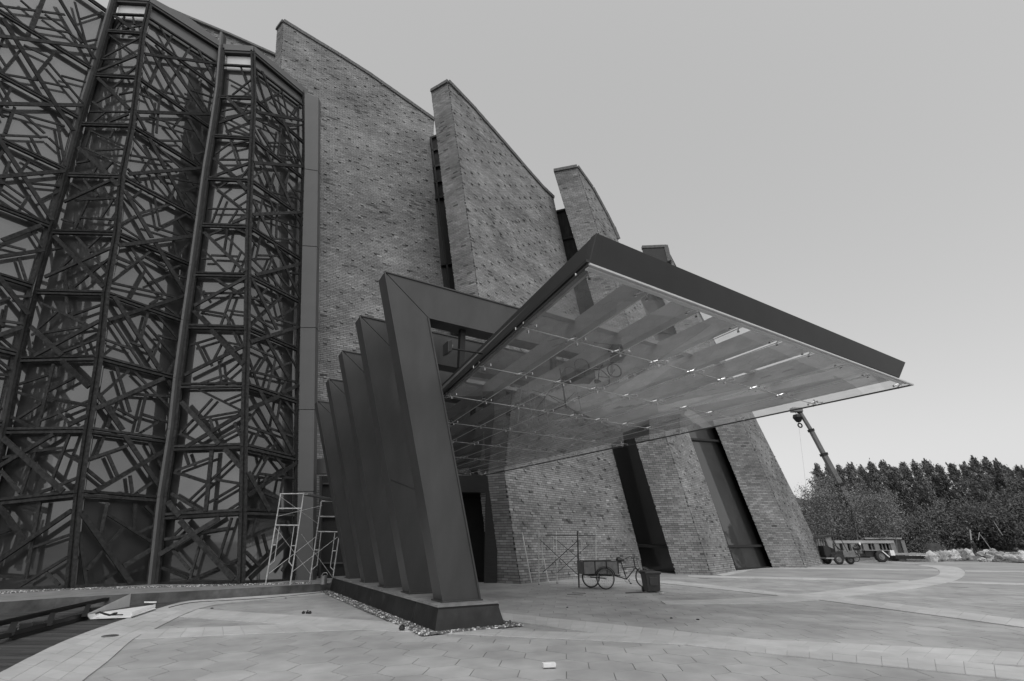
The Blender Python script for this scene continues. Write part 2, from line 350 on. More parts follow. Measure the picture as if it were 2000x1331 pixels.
band([(388, 1191), (715, 1213), (800, 1219), (1000, 1233), (1364, 1245), (2000, 1276), (2300, 1290)], [(350, 1206), (558, 1221), (760, 1234), (1000, 1245), (1364, 1262), (2000, 1302), (2300, 1320)], 0.3, 2)
band([(925, 1192), (1020, 1203), (1150, 1216), (1533, 1257), (2000, 1307), (2300, 1340)], [(925, 1206), (1020, 1218), (1150, 1236), (1364, 1264), (2000, 1331), (2300, 1366)], 0.32, 2)
ringR_o = [(1811, 1104), (1850, 1106), (1873, 1110), (1885, 1120), (1873, 1132), (1836, 1142), (1754, 1155), (1672, 1164), (1590, 1174), (1467, 1180), (1300, 1181)]
ringR_i = [(1790, 1105), (1815, 1108), (1830, 1112), (1836, 1118), (1830, 1125), (1795, 1133.5), (1713, 1143), (1590, 1159), (1508, 1166), (1400, 1172), (1290, 1175)]
band(smooth_px(ringR_o), smooth_px(ringR_i), 0.9, 3)
band([(1245, 1130), (1303, 1134), (1549, 1162), (1643, 1167), (2000, 1212), (2300, 1250)], [(1235, 1134), (1303, 1141), (1533, 1166), (1610, 1174), (2000, 1227), (2300, 1268)], 0.5, 2)
band([(1344, 1124.5), (1560, 1129), (1775, 1134.5)], [(1344, 1127.5), (1560, 1133), (1775, 1138)], 1.0, 1)
band([(1852, 1136), (2000, 1140), (2300, 1149)], [(1852, 1139), (2000, 1144), (2300, 1154)], 1.0, 1)
band([(1582, 1109.5), (1832, 1113.5)], [(1582, 1111.7), (1832, 1115.7)], 1.2, 1)
band([(1885, 1115), (2000, 1116.5), (2300, 1121)], [(1885, 1117.3), (2000, 1119), (2300, 1124)], 1.2, 1)
band(smooth_px([(1400, 1123), (1432, 1117), (1452, 1111.5), (1475, 1109), (1582, 1109)]), smooth_px([(1412, 1126), (1446, 1119.5), (1468, 1113.5), (1490, 1111.5), (1582, 1111.5)]), 0.9, 1)
o = mb.build('band_bed', 'bed', pav)
cen = [sum(q) / 4 for q in BT]
ordb = sorted(range(len(BT)), key=lambda i: (0 if inframe(cen[i], 30) else 1000) + math.hypot(*cen[i][:2]))
V = []; Q = []; T = []
for k, i in enumerate(ordb):
    c = cen[i]; zt = 0.016 + random.uniform(-0.0015, 0.0015)
    top = [c + (p - c) * (1 - 0.0045 / max(0.05, np.linalg.norm(p - c))) for p in BT[i]]
    top = [(p[0], p[1], zt) for p in top]; bot = [(p[0], p[1], -0.01) for p in top]
    fs = [(0, 1, 2, 3)] + [(a, a + 4, (a + 1) % 4 + 4, (a + 1) % 4) for a in range(4)]
    if k < 300:
        me = mesh_of('band_stone', [tuple(A3(*p) - ORG[pav.name]) for p in top + bot], fs, 'tile'); ob = bpy.data.objects.new('band_stone', me); COL.objects.link(ob); ob.parent = pav
    else:
        n = len(V); V += top + bot; Q += [tuple(n + a for a in f) for f in fs]; T += [random.uniform(0.93, 1.07)] * 5
stuff(np_mesh('band_stone_field', V, Q, 'tiles', pav, tone=T))
# timber deck in the lower left corner
deck = thing('wooden_deck', None, None, (-9, 10, 0), kind='structure')
ro = np.array([gz(*p) for p in smooth_px(ringL_o)])
lo = np.array([gz(*p) for p in [(-600, 1250), (-200, 1216), (0, 1200), (105, 1191), (256, 1181), (420, 1171.5)]])
y = 4.2
while y < 16.4:
    xr = np.interp(y + 0.07, ro[:, 1], ro[:, 0]) + 0.12
    xl = -18.0 if y < 12.2 else np.interp(y, lo[:, 1], lo[:, 0]) - 0.5
    if xr - xl > 0.3:
        x = xl - random.uniform(0, 2)
        while x < xr:
            x2 = min(xr, x + random.uniform(2.6, 4.0)); mbd = MB().abox(max(x, xl), x2 - 0.006, y + 0.004, y + 0.136, -0.03, 0.006 + random.uniform(-0.002, 0.002)); mbd.build('plank', 'deck', deck); x = x2
    y += 0.14

# ------------------------------------------------------------------ raised concrete edge under the timber towers
LZ = 0.26
edge_px = [(-700, 1262), (-200, 1217), (0, 1200), (105, 1191), (256, 1181), (420, 1171.5), (540, 1163), (652, 1155)]
ep = [gz(*p) for p in edge_px]
led = thing('concrete_ledge', None, None, (-9, 17, 0), kind='structure')
mbl = MB(); mt = MB()
back = [p + A3(-2.0, 5.0, 0) for p in ep]
for a, b, c, d in zip(ep[:-1], ep[1:], back[1:], back[:-1]):
    mbl.prism([a - A3(0, 0, .05), b - A3(0, 0, .05), c - A3(0, 0, .05), d - A3(0, 0, .05)], (0, 0, LZ + .045))
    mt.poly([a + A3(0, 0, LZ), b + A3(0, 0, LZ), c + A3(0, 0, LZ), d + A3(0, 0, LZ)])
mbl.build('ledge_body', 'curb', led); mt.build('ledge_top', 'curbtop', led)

# ------------------------------------------------------------------ pebbles
def pebbles(name, pts, parent, r0=0.018, r1=0.04, z=0.0, hl=0.25):
    V = []; Q = []; T = []
    base = [A3(1, 0, 0), A3(0, 1, 0), A3(-1, 0, 0), A3(0, -1, 0)]
    for p in pts:
        r = random.uniform(r0, r1); a = random.uniform(0, 6.28); n = len(V); c, s_ = math.cos(a), math.sin(a)
        rx, ry, rz = r * random.uniform(.8, 1.3), r * random.uniform(.7, 1.0), r * random.uniform(.5, .9)
        for zz, k in ((0.0, 1.0), (rz, 0.62)):
            for b in base: x, y_ = b[0] * rx * k, b[1] * ry * k; V.append((p[0] + x * c - y_ * s_, p[1] + x * s_ + y_ * c, p[2] + zz))
        t = random.uniform(2.0, 3.6) if random.random() < hl else random.uniform(0.3, 0.9)
        Q += [(n + 4, n + 5, n + 6, n + 7)] + [(n + k, n + (k + 1) % 4, n + 4 + (k + 1) % 4, n + 4 + k) for k in range(4)]; T += [t] * 5
    return stuff(np_mesh(name, V, Q, 'pebble', parent, tone=T))

# ------------------------------------------------------------------ brick fins
def poly_cross(poly, v):
    xs = []
    for (u0, v0), (u1, v1) in zip(poly, poly[1:] + poly[:1]):
        if (v0 <= v < v1) or (v1 <= v < v0): xs.append(u0 + (u1 - u0) * (v - v0) / (v1 - v0))
    return (min(xs), max(xs)) if len(xs) > 1 else None
BL, BH = 0.335, 0.105
def lay_bricks(poly, O, U, Vd, Nn, knobs=True, seed=0):
    # poly in (u, height); returns list of (u0,u1,v0,v1,proud,tone,full)
    rnd = random.Random(seed); out = []; v = 0.0; c = 0
    vmax = max(p[1] for p in poly)
    ph = [rnd.uniform(0, 6.28) for _ in range(6)]
    while v < vmax:
        it = poly_cross(poly, v + BH / 2)
        if it:
            u0, u1 = it; k0 = math.floor(u0 / BL) - 1; off = (c % 2) * 0.5 + ((c * 7) % 5) * 0.04
            k = k0
            while True:
                a = (k + off) * BL; b = a + BL
                if a > u1: break
                aa, bb = max(a, u0 + rnd.uniform(-0.012, 0.012)), min(b, u1 + rnd.uniform(-0.012, 0.012))
                if bb - aa > 0.05:
                    lf = math.sin(aa * 0.9 + ph[0]) * math.sin(v * 1.3 + ph[1]) + math.sin(aa * 2.3 + v * 1.1 + ph[2]) * 0.6 + math.sin(aa * 0.37 - v * 0.61 + ph[3]) * 0.5
                    lf2 = math.sin(aa * .31 + ph[4] + 1.7 * math.sin(v * .23)) * math.sin(v * 2.9 + ph[5]) + .7 * math.sin(v * 7.3 + aa * .12)
                    tone = 1.0 + rnd.gauss(0, 0.10) + 0.07 * lf + 0.075 * lf2
                    if rnd.random() < 0.02 + 0.07 * max(0, -lf - .2): tone *= rnd.uniform(0.4, 0.62)
                    if rnd.random() < 0.04: tone *= 1.3
                    full = (bb - aa) > BL * 0.98
                    kn = knobs and full and c % 9 == (4 * (k // 2)) % 9 and k % 2 == 0 and rnd.random() < 0.92
                    if kn:
                        h = BL * 0.48
                        out.append((aa, aa + h, v, v + BH * 0.97, rnd.uniform(0.06, 0.085), tone * rnd.uniform(.8, 1.15), False)); out.append((aa + h, bb, v, v + BH, 0.014 + rnd.uniform(0, .006), tone, False))
                    else: out.append((aa, bb, v, v + BH, 0.014 + rnd.uniform(0, .008), max(.25, tone), full))
                k += 1
        v += BH; c += 1
    return out
JT = 0.017
def brick_arrays(lst, O, U, Vd, Nn):
    a = np.array([l[:6] for l in lst]); u0, u1, v0, v1, pr, tn = a.T
    u0 = u0 + JT / 2; u1 = u1 - JT / 2; v1 = v1 - JT
    def P(u, v, n): return O + u[:, None] * U + v[:, None] * Vd + n[:, None] * Nn
    bk = np.full_like(pr, -0.03)
    V = np.stack([P(u0, v0, bk), P(u1, v0, bk), P(u1, v1, bk), P(u0, v1, bk), P(u0, v0, pr), P(u1, v0, pr), P(u1, v1, pr), P(u0, v1, pr)], 1).reshape(-1, 3)
    f = np.array([(4, 5, 6, 7), (0, 1, 5, 4), (1, 2, 6, 5), (2, 3, 7, 6), (3, 0, 4, 7)])
    Q = (np.arange(len(lst))[:, None, None] * 8 + f[None]).reshape(-1, 4)
    return V, Q, np.repeat(tn, 5)
def fin(name, label, Pb, Vd, flank_az, top_px, right_px, end_az, w, singles_rect, seed, bot_u=None, knob_end=False, group='leaning brick fins of the facade'):
    U = az(flank_az); E = az(end_az)
    root = thing(name, label, 'brick wall', Pb, group)
    nf = unit(np.cross(U, Vd)); nf = nf if np.dot(nf, CAM - Pb) > 0 else -nf
    ne = unit(np.cross(E, Vd)); ne = ne if np.dot(ne, CAM - Pb) > 0 else -ne
    def uv(p, D=U): 
        d = p - Pb; return (float(np.dot(d - Vd * d[2], D)), float(d[2]))
    tp = [uv(pl(x, y, Pb, nf)) for x, y in top_px]
    rp = [uv(pl(x, y, Pb, nf)) for x, y in right_px]
    poly = [(0.0, 0.0)] + [(0.0, tp[0][1])] + tp[1:] + rp
    last = poly[-1]
    if last[1] > 0.02:                                        # carry the right edge down to the ground
        p2 = poly[-2]; s_ = (last[0] - p2[0]) / (last[1] - p2[1]) if abs(last[1] - p2[1]) > .01 else 0; poly.append((last[0] - s_ * last[1], 0.0))
    else: poly[-1] = (last[0], 0.0)
    if bot_u is not None: poly.append((bot_u, 0.0))
    W3 = lambda u, v: Pb + U * u + Vd * v
    pts = [W3(*q) for q in poly]
    MB().prism(pts, E * w).build('wall_core', 'mortar', root)
    epoly = [(0, 0), (0, tp[0][1]), (w, tp[0][1]), (w, 0)]
    allb = []
    for pg, D, N_, kn, sd in ((poly, U, nf, True, seed), (epoly, E, ne, knob_end, seed + 50)):
        L = lay_bricks(pg, Pb, D, Vd, N_, kn, sd)
        # the bricks that show largest become parts of their own
        me = None
        V, Q, T = brick_arrays([(0, BL, 0, BH, 0.018, 1, True)], A3(0, 0, 0), D, Vd, N_)
        me = mesh_of('brick', V, [tuple(q) for q in Q], 'brick1')
        for l in L:
            c = Pb + D * (l[0] + BL / 2) + Vd * (l[2] + BH / 2); allb.append((l, D, N_, me, c))
    x0, y0, x1, y1 = singles_rect
    def score(b):
        l, D, N_, me, c = b
        if not l[6]: return -1
        px, py = proj(c)
        if not (x0 < px < x1 and y0 < py < y1): return -1
        d = CAM - c; r = np.linalg.norm(d); return abs(np.dot(N_, d / r)) / r ** 2
    sc = [score(b) for b in allb]
    order = sorted(range(len(allb)), key=lambda i: -sc[i])[:300]; sel = set(i for i in order if sc[i] > 0)
    for i in sel:
        l, D, N_, me, c = allb[i]; inst('brick', me, root, Pb + D * l[0] + Vd * l[2] + N_ * random.uniform(-.003, .003))
    VV = []; QQ = []; TT = []; n = 0
    for D, N_ in ((U, nf), (E, ne)):
        ls = [b[0] for i, b in enumerate(allb) if i not in sel and b[1] is D]
        if ls:
            V, Q, T = brick_arrays(ls, Pb, D, Vd, N_); VV.append(V); QQ.append(Q + n); TT.append(T); n += len(V)
    stuff(np_mesh('brick_courses', np.concatenate(VV), np.concatenate(QQ), 'brick', root, tone=np.concatenate(TT)))
    # coping of bricks on edge along the sloping top and over the end
    mc = MB()
    def cop(p, q, N_):
        t = unit(q - p); up = unit(np.cross(np.cross(t, UP), t)); L = np.linalg.norm(q - p); k = max(1, int(L / 0.24))
        for i in range(k):
            a = p + (q - p) * (i / k); b = p + (q - p) * ((i + 0.96) / k); pr = 0.05 + random.uniform(0, .012)
            mc.box((a + b) / 2 + N_ * (pr / 2 - 0.08) + up * 0.06, (b - a) / 2, N_ * (pr / 2 + 0.14), up * 0.13)
    tops = [W3(*q) for q in poly[1:1 + len(tp)]]
    for a, b in zip(tops[:-1], tops[1:]): cop(a, b, nf)
    cop(tops[0], tops[0] + E * w, ne)
    mc.build('coping', 'coping', root)
    return root, W3, poly, nf, pts
def corner(base_px, top_px):
    Pb = gz(*base_px); Pt = onY(*top_px, Pb[1]); return Pb, (Pt - Pb) / (Pt[2] - Pb[2])
# second fin (over the entrance, right)
P2, V2 = corner((1015.6, 1141), (875, 161))
E2 = az(-59); ne2 = unit(np.cross(E2, V2)); lt2 = pl(843, 188, P2, ne2); d = lt2 - P2; w2 = float(np.dot(d - V2 * d[2], E2))
f2 = fin('brick_fin', 'tall brick fin with the tricycle cart standing at its foot, right of the black doorway', P2, V2, 42,
         [(875, 161), (924, 212), (980, 276), (1028, 332), (1060, 368), (1081, 388)], [(1086, 412), (1105, 500), (1196, 880), (1250, 1085), (1255, 1118)], -59, w2, (975, 900, 1260, 1150), 21)
# third fin
P3, V3 = corner((1389, 1123), (1127, 327))
E3 = az(-75); ne3 = unit(np.cross(E3, V3)); lt3 = pl(1082, 337, P3, ne3); d = lt3 - P3; w3 = float(np.dot(d - V3 * d[2], E3))
f3 = fin('brick_fin', 'leaning brick fin with tall dark windows on both its sides', P3, V3, 40,
         [(1127, 327), (1156, 368), (1180, 412), (1196, 444), (1206, 468)], [(1235, 540), (1350, 860), (1374, 928), (1400, 1003), (1437, 1114)], -75, w3, (1250, 850, 1440, 1128), 31, knob_end=False)
# fourth fin
P4, V4 = corner((1574, 1110), (1302, 483))
E4 = az(-86); ne4 = unit(np.cross(E4, V4)); lt4 = pl(1253, 483, P4, ne4); d = lt4 - P4; w4 = float(np.dot(d - V4 * d[2], E4))
w4 = max(w4, 1.9)
f4 = fin('brick_fin', 'farthest brick fin, its foot next to the parked motor tricycle', P4, V4, 39,
         [(1302, 483), (1309, 512)], [(1477, 820), (1550, 966), (1557, 982), (1611, 1101)], -86, w4, (1400, 820, 1620, 1112), 41)
# first fin, rising behind the portal frames
Q1 = onY(862, 530, 26.0); U1 = az(63); V1 = A3(-0.155, 0.0, 1.0); n1 = unit(np.cross(U1, V1))
T1 = pl(553, 43, Q1, n1); P1 = T1 - V1 * T1[2]
f1 = fin('brick_fin', 'tallest brick fin, rising between the timber towers and the steel portal frames', P1, V1, 63,
         [(553, 43), (600, 72), (660, 108), (720, 146), (780, 188), (848, 236)], [(846, 280), (866, 530), (897, 760), (930, 980)], -50, 0.9, (622, 380, 880, 900), 11)
# a far fin peeping over the towers
Q0 = onY(450, 75, 27.0); V0 = A3(-0.155, 0.0, 1.0); n0 = unit(np.cross(az(70), V0)); T0 = pl(330, 22, Q0, n0); P0 = T0 - V0 * T0[2]
r0 = thing('brick_fin', 'brick fin whose sloping top just shows above the timber towers', 'brick wall', P0, 'leaning brick fins of the facade')
top0 = [pl(x, y, Q0, n0) for x, y in [(330, 22), (372, 40), (450, 72), (540, 112), (600, 142)]]
c0 = top0 + [top0[-1] - V0 * 8, top0[0] - V0 * 8]
MB().prism(c0, A3(-0.4, 0.8, 0)).build('wall_core', 'mortar', r0)
pg0 = [(float(np.dot(p - P0 - V0 * p[2], az(70))), float(p[2])) for p in c0]; L0 = [l for l in lay_bricks(pg0, P0, az(70), V0, n0, True, 3)]
nn0 = n0 if np.dot(n0, CAM - P0) > 0 else -n0
V, Q, T = brick_arrays(L0, P0, az(70), V0, nn0); stuff(np_mesh('brick_courses', V, Q, 'brick', r0, tone=T))
mc = MB()
for a, b in zip(top0[:-1], top0[1:]): mc.bar(a + A3(0, 0, .04), b + A3(0, 0, .04), 0.22, 0.5, np.cross(nn0, b - a) * 0 + nn0)
mc.build('coping', 'coping', r0)

# ------------------------------------------------------------------ window strips between the fins
def strip(name, label, Pp, Nn, left_px, right_px, cuts, mats, setback=0.35):
    # left_px/right_px: polylines from top to bottom (pixels on the strip's plane); cuts: transom heights as fractions
    n_ = Nn if np.dot(Nn, CAM - Pp) > 0 else -Nn
    Pp = Pp - n_ * setback
    root = thing(name, label, 'window', Pp, None)
    Lp = arclen([pl(x, y, Pp, Nn) for x, y in left_px], 60); Rp = arclen([pl(x, y, Pp, Nn) for x, y in right_px], 60)
    n_ = Nn if np.dot(Nn, CAM - Pp) > 0 else -Nn
    at = lambda arr, t: np.array([np.interp(t, np.linspace(0, 1, 60), arr[:, k]) for k in range(3)])
    cs = [0.0] + cuts + [1.0]
    for i, (a, b) in enumerate(zip(cs[:-1], cs[1:])):
        MB().prism([at(Lp, a), at(Rp, a), at(Rp, b), at(Lp, b)], -n_ * 0.04).build('pane', mats[min(i, len(mats) - 1)], root)
    for t in cs: MB().bar(at(Lp, t), at(Rp, t), 0.14, 0.22, n_, 0.06).build('transom', 'frame', root)
    for arr in (Lp, Rp):
        MB().bar(at(arr, 0), at(arr, 1), 0.12, 0.24, n_, 0.05).build('mullion', 'frame', root)
    return root
fl2 = f2[4]; b2 = [p for p in fl2 if abs(p[2]) < .05][-1]
l3 = P3 + E3 * w3
nS = unit(np.cross(l3 - b2, V3))
strip('window_strip', 'tall dark window strip beside the tricycle cart, between two brick fins', b2, nS, [(1072, 418), (1094, 500), (1192, 880), (1247, 1085), (1254, 1116)], [(1116, 408), (1150, 520), (1256, 871), (1338, 1122)],
      [0.1, 0.19, 0.28, 0.4, 0.665, 0.945], ['panel', 'panel', 'panel', 'window', 'window', 'window', 'window'], 0.9)
l4 = P4 + E4 * w4
b3 = [p for p in f3[4] if abs(p[2]) < .05][-1]
nS3 = unit(np.cross(l4 - b3, V4))
strip('window_strip', 'wide dark leaning window facing the plaza at the far end of the brick facade', b3, nS3, [(1215, 500), (1345, 860), (1396, 1003), (1434, 1113)], [(1262, 500), (1415, 860), (1480, 1010), (1524, 1108)],
      [0.3, 0.655, 0.945], ['window', 'window', 'window', 'window'])
nS1 = unit(np.cross(az(75), V2)); pS1 = onY(868, 540, 25.6)
strip('window_strip', 'narrow dark window strip beside the tallest brick fin, above the portal beams', pS1, nS1, [(841, 272), (862, 530), (895, 760), (930, 980)], [(868, 262), (905, 530), (940, 760), (985, 980)],
      [0.05, 0.11, 0.165, 0.22, 0.43, 0.7], ['panel', 'panel', 'panel', 'panel', 'window', 'window', 'window'])

# ------------------------------------------------------------------ timber lattice towers
DATA = [  # (ox, oy, scale, {face: 'x1 y1 x2 y2 [w] | ...'}) read off enlargements of the photograph
(400, 90, 4.929, dict(
 L3='345 200 400 360|210 310 440 430|265 470 450 320|215 500 440 720 w|145 750 450 640 w|160 620 300 595|160 670 430 810|370 640 410 570|190 740 225 850|230 805 420 860|270 530 450 570|105 1030 245 930|245 900 320 1150|270 945 420 910|135 1090 430 1090|90 1085 300 1270 w|75 1265 430 1135 w|345 1270 425 1165',
 R3='495 225 590 580|545 250 710 660 w|540 540 745 435|740 410 805 680|670 500 890 690|860 660 920 555|490 640 955 725 w|605 680 620 750|485 700 730 815|580 760 690 920|740 790 705 1060|615 930 830 930|480 800 560 950|515 800 660 1030|745 720 940 1150 w|740 930 920 1110|870 890 935 1110|720 1045 860 1065|780 770 955 760|475 990 540 1130|590 1020 730 1331 w|465 1130 945 1165 w|540 1150 630 1331|465 1265 560 1200|815 1210 775 1331|670 1230 640 1331')),
(370, 340, 4.292, dict(
 L3='190 90 430 280|245 115 310 70|415 65 490 140 w|370 220 480 150|275 180 185 405|155 290 490 295|400 305 330 410|360 415 490 365 w|165 510 300 455|320 455 290 640|130 495 470 825 w|315 530 470 685|390 460 480 500|110 630 295 825|100 710 185 710|180 680 400 690|430 650 355 825|45 1110 475 875 w|205 870 400 985|65 940 130 1040|125 1000 475 995|355 1000 260 1265|45 1130 280 1170|315 1140 470 1160|40 1150 160 1275 w|305 1180 340 1265',
 R3='630 0 690 150|725 0 860 300 w|715 0 680 150|835 0 800 120|690 150 920 205|830 70 940 235|880 130 945 150|530 230 690 540 w|615 215 575 460|525 345 945 325 w|740 245 730 530|665 190 720 320|535 160 750 255|630 350 930 455|780 410 930 600|700 540 890 548|885 340 940 440 w|600 525 555 735|525 545 575 610|580 680 745 685|710 590 925 1050 w|520 700 840 1020|550 850 935 755 w|705 690 660 800|695 770 830 945|700 830 740 960|750 620 890 750|850 830 920 835|895 940 920 900|520 885 730 1310 w|610 1010 655 960|510 1035 690 1085|515 1275 775 1030|510 1175 710 1300|740 1010 790 1210|690 1200 910 1270|790 1180 920 1100|590 1000 690 1090')),
(320, 630, 5.118, dict(
 L3='260 225 510 150|480 80 800 430 w|690 85 745 215|330 215 420 400|580 210 500 365|215 530 805 240 w|640 200 760 225|545 385 570 600|610 530 760 400|360 610 550 545|580 530 710 600|345 670 760 875|600 785 790 710|480 760 330 925|185 800 560 1220 w|160 1100 290 970|360 960 780 885|230 1245 790 910 w|455 950 490 1070|150 1110 310 1185|700 1000 790 1190|550 1165 790 1040',
 R3='855 200 1350 45 w|1020 170 1240 560 w|860 235 1120 355|1030 330 930 490|1120 370 1040 680|865 485 1340 600|850 350 950 640|1220 250 1340 470|1090 470 1280 395|1100 260 1140 225|1225 590 1170 710|1170 710 1345 630 w|950 690 1290 1331 w|845 870 1150 740 w|1170 770 1130 1010|930 880 1040 1050|840 990 930 880|850 1040 1110 1130|960 1080 890 1220|1050 1050 1330 1155|1165 890 1300 1110|1220 790 1335 930|1040 1060 1215 1290|1080 1270 1130 1200')),
(290, 860, 4.590, dict(
 L3='575 95 520 640 w|320 110 355 215|235 275 560 155|225 285 520 380|690 80 830 240 w|750 175 350 550|590 350 830 390|540 560 830 390|200 480 480 645|180 555 290 680 w|270 640 400 615|690 640 830 550|290 720 770 1250 w|115 1020 640 700 w|140 890 370 850|215 860 310 770|430 835 700 790|745 695 625 1070|480 850 370 1230|210 980 365 1160|110 1145 350 1240|390 1250 820 1060',
 R3='880 500 1340 195 w|885 290 1080 640 w|1140 30 950 370|1030 120 1045 190|1000 300 1330 345|1140 140 1270 310|1060 320 1025 490|1215 340 1190 470|1040 470 1170 520|1000 550 985 630|975 700 930 860|870 890 1140 770|1030 840 1080 1030|900 1245 1320 840 w|875 1000 1010 1140|1250 720 1290 850|1200 1170 1330 980')),
(140, 0, 5.12, dict(
 L2='430 165 630 310 w|525 165 440 290|500 290 715 250|610 170 625 240|375 345 660 560|690 370 320 570|300 590 560 590|270 720 670 560 w|430 600 520 760|540 755 650 650|270 790 590 1100 w|410 880 500 800|240 1020 400 940|470 940 620 915|200 1010 340 1110|175 1115 590 1120|330 1120 200 1225|390 1225 580 1150 w',
 R2='880 260 1060 580|1010 350 920 500|1190 470 1120 590|1260 500 1460 870 w|725 550 1480 650 w|1300 740 1360 690|740 430 1070 1040 w|930 520 790 840|840 450 930 560|940 600 1320 1130 w|1100 660 1380 1130|1100 650 930 940|1300 800 1250 900|710 650 790 810|880 900 1210 1000|1170 890 1450 990|1200 990 1140 1080|650 1125 1420 1150 w|730 860 850 1110|880 980 850 1331|670 930 790 980|640 1140 730 1310 w|780 1160 1230 1310|1110 1160 1050 1240|950 1230 1040 1331')),
(80, 235, 4.589, dict(
 L2='440 85 390 240|440 90 750 235|650 80 615 155|480 265 750 250|390 245 735 395|340 250 610 490 w|640 370 575 440|310 380 430 360|490 425 455 485|215 740 650 540 w|265 560 380 630|385 540 500 680|640 535 710 600 w|560 605 600 690|300 715 690 695|415 715 290 980|640 710 535 870|350 870 655 890|180 885 290 915|335 900 385 985|590 985 660 930|130 1045 570 1505 w|310 1040 440 1180|525 1040 410 1150|100 1160 190 1140|40 1410 630 1150 w|270 1210 180 1300|475 1240 540 1300',
 R2='1320 0 1500 310 w|1130 20 1250 170|1300 90 1370 360|1050 180 1270 185|1270 190 1450 410|930 90 1020 140|1380 310 1480 270|1450 50 1440 190|820 150 960 320|970 170 1110 440 w|780 490 1440 435 w|800 310 1180 370|980 350 910 470|1010 200 1260 430|960 400 1180 660|1130 460 1310 800 w|975 490 1010 620|1110 510 1450 570|1200 610 1160 720|1260 650 1390 595|1300 470 1320 530|1300 650 1415 800|780 430 900 560|1360 570 1450 640|750 640 990 1060 w|770 640 930 805|830 690 900 630|700 940 850 855|880 835 1160 755|1020 690 1070 950|1080 950 1310 840|935 930 1240 1030|720 950 920 1080|1230 890 1320 1020|1350 860 1420 960 w|1300 980 1400 1010|690 1130 1400 1040 w|1020 1100 1160 1331 w|810 1140 940 1331|670 1215 820 1280|760 1331 980 1180|940 1220 1120 1310|1190 1080 1220 1230|1340 1080 1220 1240')),
(30, 500, 4.589, dict(
 L2='505 10 395 115|715 20 815 150|840 20 520 280|435 145 460 305|480 265 540 305|215 415 650 620|450 365 475 510|510 525 780 430|370 500 200 650|240 690 680 620|150 640 430 895 w|180 900 760 590 w|105 825 190 885|575 730 640 890|420 860 730 740|430 945 670 1180 w|25 1150 300 1060|290 1210 540 1080|10 1220 240 1300',
 R2='870 225 1150 10|1080 10 1340 340|1170 10 1370 130|1320 10 1540 370 w|865 240 1430 365|1170 120 1030 380|1190 245 1380 165|1400 115 1480 85|1440 170 1555 200|900 10 1050 70|1330 440 1460 540|1530 420 1480 530|1210 430 1320 360|830 580 1520 360 w|880 370 1300 1040 w|1190 510 1130 740|870 580 1150 1000|1270 525 1470 760|1180 620 1440 920|800 745 1060 840|1280 710 1470 760|1300 760 1235 910|790 890 900 800|1030 770 1240 850|1440 930 1370 1050')),
(0, 690, 4.436, dict(
 L2='460 95 325 645|400 380 760 450|150 565 355 430|350 580 770 410|90 550 290 650|600 625 770 545 w|490 500 590 600|40 740 560 1200 w|-150 1075 470 705 w|-100 930 140 880|210 860 540 820|600 700 450 1090|300 860 180 1220|555 870 690 945|510 1145 680 1075|5 1020 170 1210|330 1210 450 1170|-160 860 -60 1230|-250 1180 5 1020',
 R2='840 350 1060 670 w|820 485 1420 220 w|1010 120 1130 510|870 370 1120 150|1170 160 1490 490|1450 240 1510 340 w|1130 350 1500 375|1265 370 1190 680|1020 430 930 640|1020 480 1200 575|1240 530 1470 600|1380 590 1250 670|1080 720 1400 1190 w|830 1195 1450 830 w|910 710 840 880|760 920 1110 800|940 880 1020 1060|750 1000 920 1140|1290 770 1420 1020|1130 1060 1150 1210|1200 1210 1320 1120')),
(0, 940, 6.048, dict(
 L2='-110 140 300 700 w|460 250 290 1160|-250 1110 860 350 w|-200 680 160 560|390 780 830 630|230 1240 790 900|530 1080 690 1230|-250 1105 290 1145|-120 320 -300 900',
 R2='960 380 1540 1210 w|1260 380 1830 740|1270 260 1190 620|1030 1050 1450 560|940 600 1030 1240|1090 1240 1410 1060|1450 1010 1810 790 w|1510 1090 1710 1020|1640 605 1840 520|1720 290 1850 420|1600 270 1590 580')),
(0, 0, 5.118, dict(
 R1='-300 -260 260 270|430 0 310 310 w|-200 30 650 145|210 0 320 95|590 0 940 600 w|750 20 860 430|810 190 1030 120|450 140 690 310|350 265 700 325|700 330 830 430|860 415 990 390|-500 310 960 490 w|20 190 560 1070 w|240 450 500 575|-300 1100 200 505|550 520 370 740|490 630 830 1030|50 740 380 800|440 820 700 875|620 755 880 825|-300 100 60 660|-250 400 110 1020|-500 1035 820 1060 w|560 1070 730 1310 w|150 1070 60 1331|-400 970 260 1150|260 1150 650 1260|250 1150 450 1331')),
(0, 240, 5.117, dict(
 R1='-400 100 480 140|310 140 400 320|580 20 655 430|490 150 610 260|-200 -120 520 980 w|-500 590 640 490 w|290 380 200 500|230 340 470 480|-200 430 250 750|290 600 600 630|390 780 590 680|300 720 220 840|-300 500 400 970|20 1180 410 1030 w|320 1080 430 1250|-300 1130 260 1270|-500 1420 440 1275 w')),
(0, 470, 3.5, dict(
 R1='130 115 180 270|-200 20 190 510 w|-150 470 70 390|110 380 220 385|-150 520 160 570|-200 720 150 595 w|-120 550 110 750|-150 700 70 880|-150 900 60 920|-150 1000 10 1150|-200 1120 -10 1010')),
]
def lin(p, q, t): return (p[0] + (q[0] - p[0]) * t, p[1] + (q[1] - p[1]) * t)
class Face:
    def __init__(s, P, N_): s.P = P; s.N = N_ if np.dot(N_, CAM - P) > 0 else -N_
    def __call__(s, x, y): return pl(x, y, s.P, s.N)
Y3, Y2 = 18.0, 16.2
B3 = pl(471, 1138.5, (0, Y3, 0), (0, 1, 0)); TT3 = onY(494, 99, Y3); lean3 = unit(TT3 - B3)
